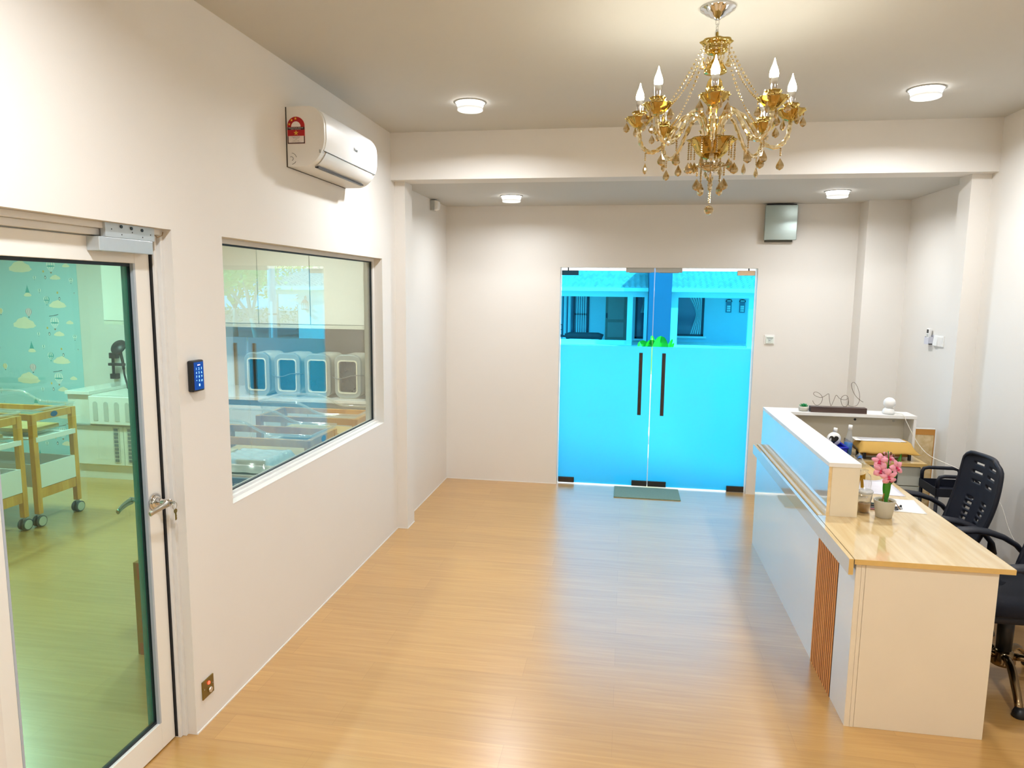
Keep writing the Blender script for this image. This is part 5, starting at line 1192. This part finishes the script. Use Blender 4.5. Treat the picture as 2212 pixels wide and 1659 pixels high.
HDOOR = mat('house_door_wood', S(150, 124, 110), 0.55, var=0.12, scale=6); HCURT = mat('curtain_white', S(226, 230, 228), 0.8, var=0.04); HPANE = mat('dark_window', S(70, 92, 112), 0.12, coat=0.5)
PARTY = mat('party_wall_paint', S(80, 98, 122), 0.8, var=0.08, scale=1.5)
def tiles():
    m = bpy.data.materials.new('roof_tiles'); m.use_nodes = True; nt = m.node_tree; n = nt.nodes; b = n['Principled BSDF']; b.inputs['Roughness'].default_value = 0.7
    tc = n.new('ShaderNodeTexCoord'); no = n.new('ShaderNodeTexNoise'); no.inputs['Scale'].default_value = 3; nt.links.new(tc.outputs['Object'], no.inputs['Vector'])
    ra = n.new('ShaderNodeValToRGB'); ra.color_ramp.elements[0].color = S(150, 146, 140); ra.color_ramp.elements[1].color = S(206, 202, 196); nt.links.new(no.outputs['Fac'], ra.inputs[0]); nt.links.new(ra.outputs[0], b.inputs['Base Color'])
    return m
RTILE = tiles()
def roof(x0, x1, y0, z0, run, rise, hip=(False, False)):
    """tiled slope rising away from the eave: wavy across, stepped up the slope"""
    rows = 22; per = 0.26; cols = int((x1-x0)/per*6)
    m = MB()
    for r in range(rows):
        v0, v1 = r/rows, (r+1)/rows
        def fn(u, v, v0=v0, v1=v1):
            q = v0+(v1-v0)*v
            a = x0+(q*run*0.9 if hip[0] else 0); b = x1-(q*run*0.9 if hip[1] else 0)
            x = x0+(x1-x0)*u; x = max(a, min(b, x))
            return (x, y0+run*q, z0+rise*q+0.05*math.cos(2*PI*x/per)+0.085*(1-v))
        def fn2(u, fn=fn):
            p = fn(u, 0); return (p[0], p[1]+0.004, p[2]-0.15)
        m.grid(lambda u, w_: fn(u, 0 if w_ < 0.75 else 1) if w_ > 0.25 else fn2(u), cols, 2, smooth=False)
    return m
FY, WY = 33.0, 36.0
def curtain(x0, x1, y, z0, z1, swept=0):
    def fn(u, v):
        x = x0+(x1-x0)*u
        if swept:
            k = 1-0.72*math.sin(PI*min(1, v/0.62)*0.5) if v < 0.62 else 0.28+0.25*(v-0.62)/0.38
            x = (x1-(x1-x)*k) if swept > 0 else (x0+(x-x0)*k)
        return (x, y+0.04*math.sin(u*34), z1+(z0-z1)*v)
    return MB().grid(fn, 44, 14)
def hwindow(h, x0, x1, z0, z1, mid=None, curt=None, transom=None):
    w_ = P(h, 'window', MB().box((x0, WY-0.05, z0), (x0+0.10, WY, z1)).box((x1-0.10, WY-0.05, z0), (x1, WY, z1)).box((x0, WY-0.05, z0), (x1, WY, z0+0.10)).box((x0, WY-0.05, z1-0.1), (x1, WY, z1)), HDARK)
    P(w_, 'pane', box((x0+0.1, WY-0.012, z0+0.1), (x1-0.1, WY-0.004, z1-0.1)), HPANE)
    if mid: P(w_, 'mullion', box((mid-0.05, WY-0.06, z0+0.1), (mid+0.05, WY-0.02, z1-0.1)), HDARK)
    if transom: P(w_, 'transom', box((mid or x0+0.1, WY-0.06, transom-0.04), (x1-0.1, WY-0.02, transom+0.04)), HDARK)
    for c in (curt or []): P(w_, 'curtain', curtain(*c), HCURT)
    P(w_, 'window_ledge', box((x0-0.06, WY-0.14, z0-0.10), (x1+0.14, WY, z0)), HTRIM)
# left house
h = T('house', 'bungalow with curtained window and wooden door seen through the left glass door leaf', 'house', (-3, 36, GZ0_))
P(h, 'wall', box((-9, WY, GZ0_), (0.97, WY+4, 2.6)), HW)
P(h, 'porch_floor', box((-9, 32.6, GZ0_), (0.97, WY, -0.52)), HTRIM)
P(h, 'beam', box((-9, FY-0.1, 1.70), (0.97, FY+0.15, 1.955)), HTRIM)
P(h, 'gutter', box((-9, FY-0.55, 1.955), (0.965, FY-0.35, 2.11)), HTRIM)
P(h, 'soffit', box((-9, FY-0.5, 1.955), (0.965, WY, 1.99)), HTRIM)
P(h, 'roof', roof(-9, 0.965, FY-0.45, 2.10, 4.2, 1.75), RTILE)
P(h, 'column', box((0.05, FY-0.1, GZ0_), (0.30, FY+0.12, 1.70)), HTRIM)
P(h, 'column', box((0.82, FY-0.1, GZ0_), (0.965, FY+0.12, 1.70)), HTRIM)
P(h, 'low_wall', box((-9, FY+0.2, GZ0_), (0.05, FY+0.35, -0.32)), HTRIM)
hwindow(h, -4.0, -1.85, -0.40, 2.3, mid=-2.62, curt=[(-3.9, -2.7, WY-0.03, -0.3, 2.2), (-2.55, -1.95, WY-0.03, -0.3, 2.2)], transom=0.78)
d = P(h, 'door', box((-1.02, WY-0.06, -0.5), (0.16, WY-0.01, 2.4)), HDOOR)
P(d, 'door_panel', MB().box((-0.90, WY-0.075, 0.55), (-0.10, WY-0.055, 2.2)).box((-0.90, WY-0.075, -0.35), (-0.10, WY-0.055, 0.40)), mat('house_door_panel', S(172, 150, 138), 0.55, var=0.1, scale=8))
P(d, 'door_handle', box((-0.99, WY-0.10, 0.62), (-0.92, WY-0.06, 0.86)), HDARK)
hwindow(h, 0.46, 1.0, -0.40, 2.3, curt=[(0.5, 0.95, WY-0.03, 0.9, 2.2, 1)])
P(h, 'bench', MB().tube([(-2.9, 34.6, -0.30), (-2.7, 34.6, -0.22), (-1.3, 34.6, -0.22), (-1.1, 34.6, -0.30)], 0.16, 10), mat('dark_bench', S(50, 66, 72), 0.7))
m = MB()
for z in (-0.2, 0.05, 0.30): m.box((-4.2, 34.3, z), (-3.05, 34.33, z+0.03))
m.box((-3.08, 34.3, -0.52), (-3.05, 34.33, 0.33))
P(h, 'porch_railing', m, HDARK)
# party wall between the two bungalows
M1('party_wall', box((0.985, FY-1.2, GZ0_), (1.96, WY+4, 3.4)), PARTY, 'tall dark blue-grey dividing wall between the two bungalows outside the glass doors', 'wall')
# right house
h = T('house', 'bungalow with a swept curtain and two hanging plaques seen through the right door leaf', 'house', (5, 36, GZ0_))
P(h, 'wall', box((1.97, WY, GZ0_), (9.0, WY+4, 2.6)), mat('house_wall_blue', S(196, 216, 226), 0.8, var=0.04, scale=2))
P(h, 'porch_floor', box((1.97, 32.6, GZ0_), (9.0, WY, -0.52)), HTRIM)
P(h, 'beam', box((1.97, FY-0.1, 1.70), (9.0, FY+0.15, 1.955)), HTRIM)
P(h, 'gutter', box((1.97, FY-0.55, 1.955), (9.0, FY-0.35, 2.11)), HTRIM)
P(h, 'soffit', box((1.97, FY-0.5, 1.955), (9.0, WY, 1.99)), HTRIM)
P(h, 'roof', roof(1.97, 9.0, FY-0.45, 2.10, 4.2, 1.75), RTILE)
P(h, 'column', box((1.97, FY-0.12, GZ0_), (2.33, FY+0.12, 1.70)), HTRIM)
P(h, 'column', box((5.42, FY-0.12, GZ0_), (5.68, FY+0.12, 1.70)), HTRIM)
hwindow(h, 2.44, 3.82, -0.22, 2.3, curt=[(2.6, 3.72, WY-0.03, -0.12, 2.2, 1)])
for x, mm in ((4.98, HDARK), (5.62, HDARK)):
    p = P(h, 'hanging_plaque', box((x-0.13, WY-0.04, 0.98), (x+0.13, WY-0.01, 1.62)), mat('plaque_blue', S(84, 120, 140), 0.6))
    P(p, 'plaque_top', MB().prism([(x+0.16*math.cos(PI*i/10), 1.50+0.14*math.sin(PI*i/10)) for i in range(11)], 'y', WY-0.045, WY-0.03), HDARK)
    m = MB()
    for i in range(4): m.box((x-0.09+0.05*i, WY-0.05, 1.52), (x-0.06+0.05*i, WY-0.046, 1.58))
    for i in range(9): m.box((x-0.08+0.055*(i % 3), WY-0.046, 1.03+0.10*(i//3)), (x-0.04+0.06*(i % 3), WY-0.041, 1.10+0.11*(i//3)))
    P(p, 'plaque_pattern', m, HTRIM)
# house whose corner shows only in the nursery window reflection
h = T('house', 'white house corner with a wall lantern reflected in the nursery window', 'house', (13, 36, GZ0_))
P(h, 'wall_pier', box((9.6, FY-0.1, GZ0_), (12.42, FY+0.3, 1.80)), HTRIM)
P(h, 'beam', box((9.6, FY-0.15, 1.62), (14.2, FY+0.25, 1.86)), HTRIM)
P(h, 'gutter', box((9.6, FY-0.55, 1.86), (14.4, FY-0.35, 2.0)), HTRIM)
P(h, 'soffit', box((9.6, FY-0.5, 1.86), (14.3, WY, 1.90)), HTRIM)
P(h, 'roof', roof(9.6, 14.4, FY-0.45, 2.02, 4.0, 1.7, (False, True)), RTILE)
P(h, 'porch_back_wall', box((9.6, 39.5, GZ0_), (12.6, 39.7, 1.9)), PARTY)
P(h, 'inner_beam', box((12.42, 35.4, 1.20), (14.2, 35.6, 1.38)), HTRIM)
lx_, lzz = 11.98, 1.18
l = P(h, 'wall_lantern', MB().box((lx_-0.13, FY-0.40, lzz-0.30), (lx_+0.13, FY-0.14, lzz-0.26)).box((lx_-0.12, FY-0.39, lzz+0.04), (lx_+0.12, FY-0.15, lzz+0.08)).prism([(lx_-0.12, lzz+0.08), (lx_+0.12, lzz+0.08), (lx_+0.03, lzz+0.20), (lx_-0.03, lzz+0.20)], 'y', FY-0.37, FY-0.17), HDARK)
for dx in (-0.11, 0.11):
    for dy in (-0.38, -0.16): P(l, 'lantern_bar', box((lx_+dx-0.012, FY+dy-0.012, lzz-0.28), (lx_+dx+0.012, FY+dy+0.012, lzz+0.06)), HDARK)
P(l, 'lantern_arm', MB().tube([(lx_, FY-0.27, lzz+0.2), (lx_, FY-0.27, lzz+0.33), (lx_, FY-0.18, lzz+0.38), (lx_, FY-0.10, lzz+0.24)], 0.022, 8), HDARK)
M1('tall_building', box((12.0, 47, GZ0_), (15.8, 52, 6.2)), mat('grey_blue_render', S(120, 130, 150), 0.8, var=0.05), 'grey-blue building block rising behind the reflected house roof', 'building')

# trees: trunk, branches and a crown of separate leaves
LEAFM = [mat('leaf_bright', S(150, 196, 74), 0.5, var=0.3, scale=1.2), mat('leaf_mid', S(96, 150, 62), 0.5, var=0.3, scale=1.2), mat('leaf_deep', S(58, 104, 52), 0.55, var=0.3, scale=1.2)]
BARK = mat('bark_grey', S(176, 172, 160), 0.9, var=0.15, scale=8)
def tree(x, y, h, r, label, n=900, ls=0.20, mk=0, trunk=0.13, group='trees beyond the road', lean=(0, 0), zb=GZ0_):
    t = T('tree', label, 'tree', (x, y, zb), group)
    top = Vector((x+lean[0], y+lean[1], zb+h)); b0 = Vector((x, y, zb)); fork = b0+(top-b0)*0.45
    P(t, 'trunk', MB().tube([b0, b0+(fork-b0)*0.5+Vector((0.03, 0, 0)), fork], [trunk, trunk*0.8, trunk*0.65], 10), BARK)
    tips = []
    for k in range(6):
        a = 2*PI*k/6+R.random()*0.6; e = top+Vector((math.cos(a)*r*0.75, math.sin(a)*r*0.6, (R.random()-0.45)*r*0.8)); tips.append(e)
        P(t, 'branch', MB().tube([fork, fork+(e-fork)*0.5+Vector((0, 0, 0.10*r)), e], [trunk*0.5, trunk*0.34, trunk*0.12], 7), BARK)
    m = MB()
    for i in range(int(n*2.2)):
        c = R.choice(tips)+Vector((R.gauss(0, 1), R.gauss(0, 1), R.gauss(0, 0.8)))*r*0.34
        d = Vector((R.gauss(0, 1), R.gauss(0, 1), R.gauss(-0.3, 0.7))).normalized(); s_ = d.cross(Vector((R.gauss(0, 1), R.gauss(0, 1), R.gauss(0, 1)))).normalized(); L_ = ls*0.55*(0.7+R.random()*0.7)
        m.add([c, c+d*L_*0.5+s_*L_*0.24, c+d*L_, c+d*L_*0.5-s_*L_*0.24], [(0, 1, 2, 3)])
    P(t, 'crown', m, LEAFM[mk])
    return t
tree(9.55, 24.0, 3.0, 1.15, 'slim frangipani tree with pale forked branches beside the street pole', 520, 0.34, 0, 0.12, lean=(0.9, 0.2))
tree(16.0, 33.2, 3.2, 1.3, 'leafy bright tree right behind the frangipani across the grass', 1100, 0.26, 0)
tree(19.6, 36.0, 3.4, 1.6, 'broad mid-green tree further along the grass strip', 1300, 0.28, 1)
tree(25.5, 42, 4.2, 2.4, 'dense deep-green tree at the far side of the grass', 1500, 0.32, 2)
tree(22.0, 53, 5.0, 3.2, 'tall bright green tree furthest behind the grass strip', 1600, 0.34, 0)
tree(32.5, 51, 4.8, 3.2, 'tall mid-green tree at the far end behind the parked car', 1600, 0.34, 1)
tree(18.8, 43.0, 4.6, 1.9, 'tall bright tree showing above the reflected house eave', 1200, 0.28, 0)
def bush(x, y, z0, wx_, wy_, h, n, mk, label, ls=0.14):
    m = MB()
    for i in range(int(n*2)):
        c = Vector((x+(R.random()-0.5)*wx_, y+(R.random()-0.5)*wy_, z0+R.random()**0.8*h)); d = Vector((R.gauss(0, 1), R.gauss(0, 1), R.gauss(0.2, 0.7))).normalized()
        s_ = d.cross(Vector((R.gauss(0, 1), R.gauss(0, 1), R.gauss(0, 1)))).normalized(); L_ = ls*0.6*(0.7+R.random()*0.7)
        m.add([c, c+d*L_*0.5+s_*L_*0.25, c+d*L_, c+d*L_*0.5-s_*L_*0.25], [(0, 1, 2, 3)])
    return M1('hedge', m, LEAFM[mk], label, 'hedge')
bush(13.3, 36.6, GZ0_, 1.7, 0.9, 2.2, 1700, 2, 'dark leafy hedge filling the porch opening of the reflected house', 0.18)
bush(26, 46.8, GZ0_, 18, 1.2, 1.1, 1800, 1, 'long low hedge along the far edge of the grass', 0.26)
pole = T('utility_pole', 'grey concrete utility pole with a conduit standing beside the road', 'pole', (6.95, 20, GZ0_))
P(pole, 'shaft', MB().cyl((6.95, 20, GZ0_), (6.95, 20, 6.5), 0.125, 0.10, 20), mat('pole_concrete', S(206, 208, 206), 0.85, var=0.06, scale=6))
P(pole, 'conduit', MB().cyl((6.90, 19.86, GZ0_), (6.90, 19.86, 1.5), 0.03, n=10), HTRIM)
P(pole, 'strap', MB().lathe([(0.13, 0.0), (0.135, 0.01), (0.135, 0.04), (0.13, 0.05)], (6.95, 20, 1.1), 20), HDARK)
pl = T('planter_box', 'low concrete planter with green ground cover at the foot of the utility pole', 'planter', (7.3, 21, GZ0_))
P(pl, 'planter_wall', box((6.0, 20.5, GZ0_), (8.9, 21.6, 0.18)), HTRIM)
m = MB()
for i in range(420):
    c = Vector((6.05+R.random()*2.8, 20.55+R.random()*1.0, 0.18+R.random()*0.08)); d = Vector((R.gauss(0, 1), R.gauss(0, 1), 0.4)).normalized(); s_ = d.cross(Vector((0, 0, 1))).normalized()
    m.add([c, c+d*0.05+s_*0.03, c+d*0.1, c+d*0.05-s_*0.03], [(0, 1, 2, 3)])
P(pl, 'ground_cover', m, LEAFM[1])
# parked car, its roof showing in the reflection
car = T('car', 'light blue-grey hatchback parked outside, only its roof reflected above the frosted glass', 'car', (6.6, 15, GZ0_))
CARP = mat('car_paint', S(188, 204, 214), 0.2, metal=0.5, coat=0.8)
x_ = 4.62; g = GZ0_
body = [(0.0, 0.38), (0.05, 0.62), (0.35, 0.78), (1.05, 0.90), (3.55, 0.92), (3.85, 0.86), (3.92, 0.55), (3.88, 0.30), (0.08, 0.28)]
cabin = [(0.95, 0.89), (1.75, 1.40), (2.05, 1.485), (2.9, 1.50), (3.35, 1.42), (3.72, 0.92)]
P(car, 'body', MB().prism([(x_+a, g+b) for a, b in body][::-1], 'y', 14.15, 15.85), CARP, bevel=0.05)
P(car, 'roof_cabin', MB().prism([(x_+a, g+b) for a, b in cabin][::-1], 'y', 14.28, 15.72), CARP, bevel=0.05)
GLS = mat('car_glass', S(30, 44, 54), 0.08, coat=0.5)
for y in (14.27, 15.715):
    P(car, 'side_window', MB().prism([(x_+a, g+b) for a, b in [(1.25, 0.95), (1.80, 1.33), (2.10, 1.40), (2.28, 1.41), (2.28, 0.95)]][::-1], 'y', y, y+0.015), GLS)
    P(car, 'side_window', MB().prism([(x_+a, g+b) for a, b in [(2.36, 0.95), (2.36, 1.41), (2.9, 1.42), (3.25, 1.35), (3.52, 0.97)]][::-1], 'y', y, y+0.015), GLS)
ws = MB().add([(x_+0.99, 14.38, g+0.935), (x_+1.72, 14.42, g+1.395), (x_+1.72, 15.58, g+1.395), (x_+0.99, 15.62, g+0.935), (x_+1.03, 14.38, g+0.90), (x_+1.77, 14.42, g+1.36), (x_+1.77, 15.58, g+1.36), (x_+1.03, 15.62, g+0.90)], [(0, 3, 2, 1), (4, 5, 6, 7), (0, 1, 5, 4), (3, 7, 6, 2), (0, 4, 7, 3), (1, 2, 6, 5)])
P(car, 'windscreen', ws, GLS)
for dx in (0.75, 3.10):
    for y in (14.22, 15.78): P(car, 'wheel', MB().cyl((x_+dx, y-0.09, g+0.30), (x_+dx, y+0.09, g+0.30), 0.30, n=28).cyl((x_+dx, y-0.095, g+0.30), (x_+dx, y+0.095, g+0.30), 0.19, n=20), BLACK)
for y in (14.35, 15.65): P(car, 'headlamp', MB().ball((x_+0.13, y, g+0.64), 0.10, 14, 10, (0.8, 1.4, 0.7)), WHITE)
# big-leaved plant just outside the doors
bp_ = T('banana_plant', 'bright green broad-leaved plant in a tall pot outside the glass doors', 'plant', (0.44, 9.8, GZ0_))
P(bp_, 'pot', MB().lathe([(0.16, 0), (0.18, 0.02), (0.24, 0.50), (0.25, 0.55), (0.22, 0.55), (0.20, 0.48), (0, 0.48)], (0.44, 9.8, GZ0_), 28), HTRIM)
BAN = mat('banana_leaf_green', S(120, 214, 40), 0.4, var=0.2, scale=8)
P(bp_, 'stem', MB().tube([(0.44, 9.8, -0.10), (0.435, 9.79, 0.40), (0.435, 9.78, 0.90)], [0.04, 0.036, 0.02], 10), BAN)
for (tx, ty, tz, wd, bl, pw) in ((0.20, 9.70, 1.245, 0.24, 0.05, 0.4), (0.33, 9.66, 1.270, 0.22, -0.03, 0.4), (0.475, 9.64, 1.325, 0.25, 0.05, 0.4), (0.63, 9.72, 1.28, 0.075, 0.05, 0.5), (0.655, 9.76, 1.225, 0.07, 0.04, 0.5), (0.36, 9.86, 1.31, 0.10, 0.05, 0.5), (0.56, 9.70, 1.22, 0.12, 0.03, 0.6)):
    P(bp_, 'leaf', leafblade(MB(), (0.435, 9.78, 0.82), (tx, ty, tz), wd, bl, (0.1, -1, 0.1), pw), BAN)
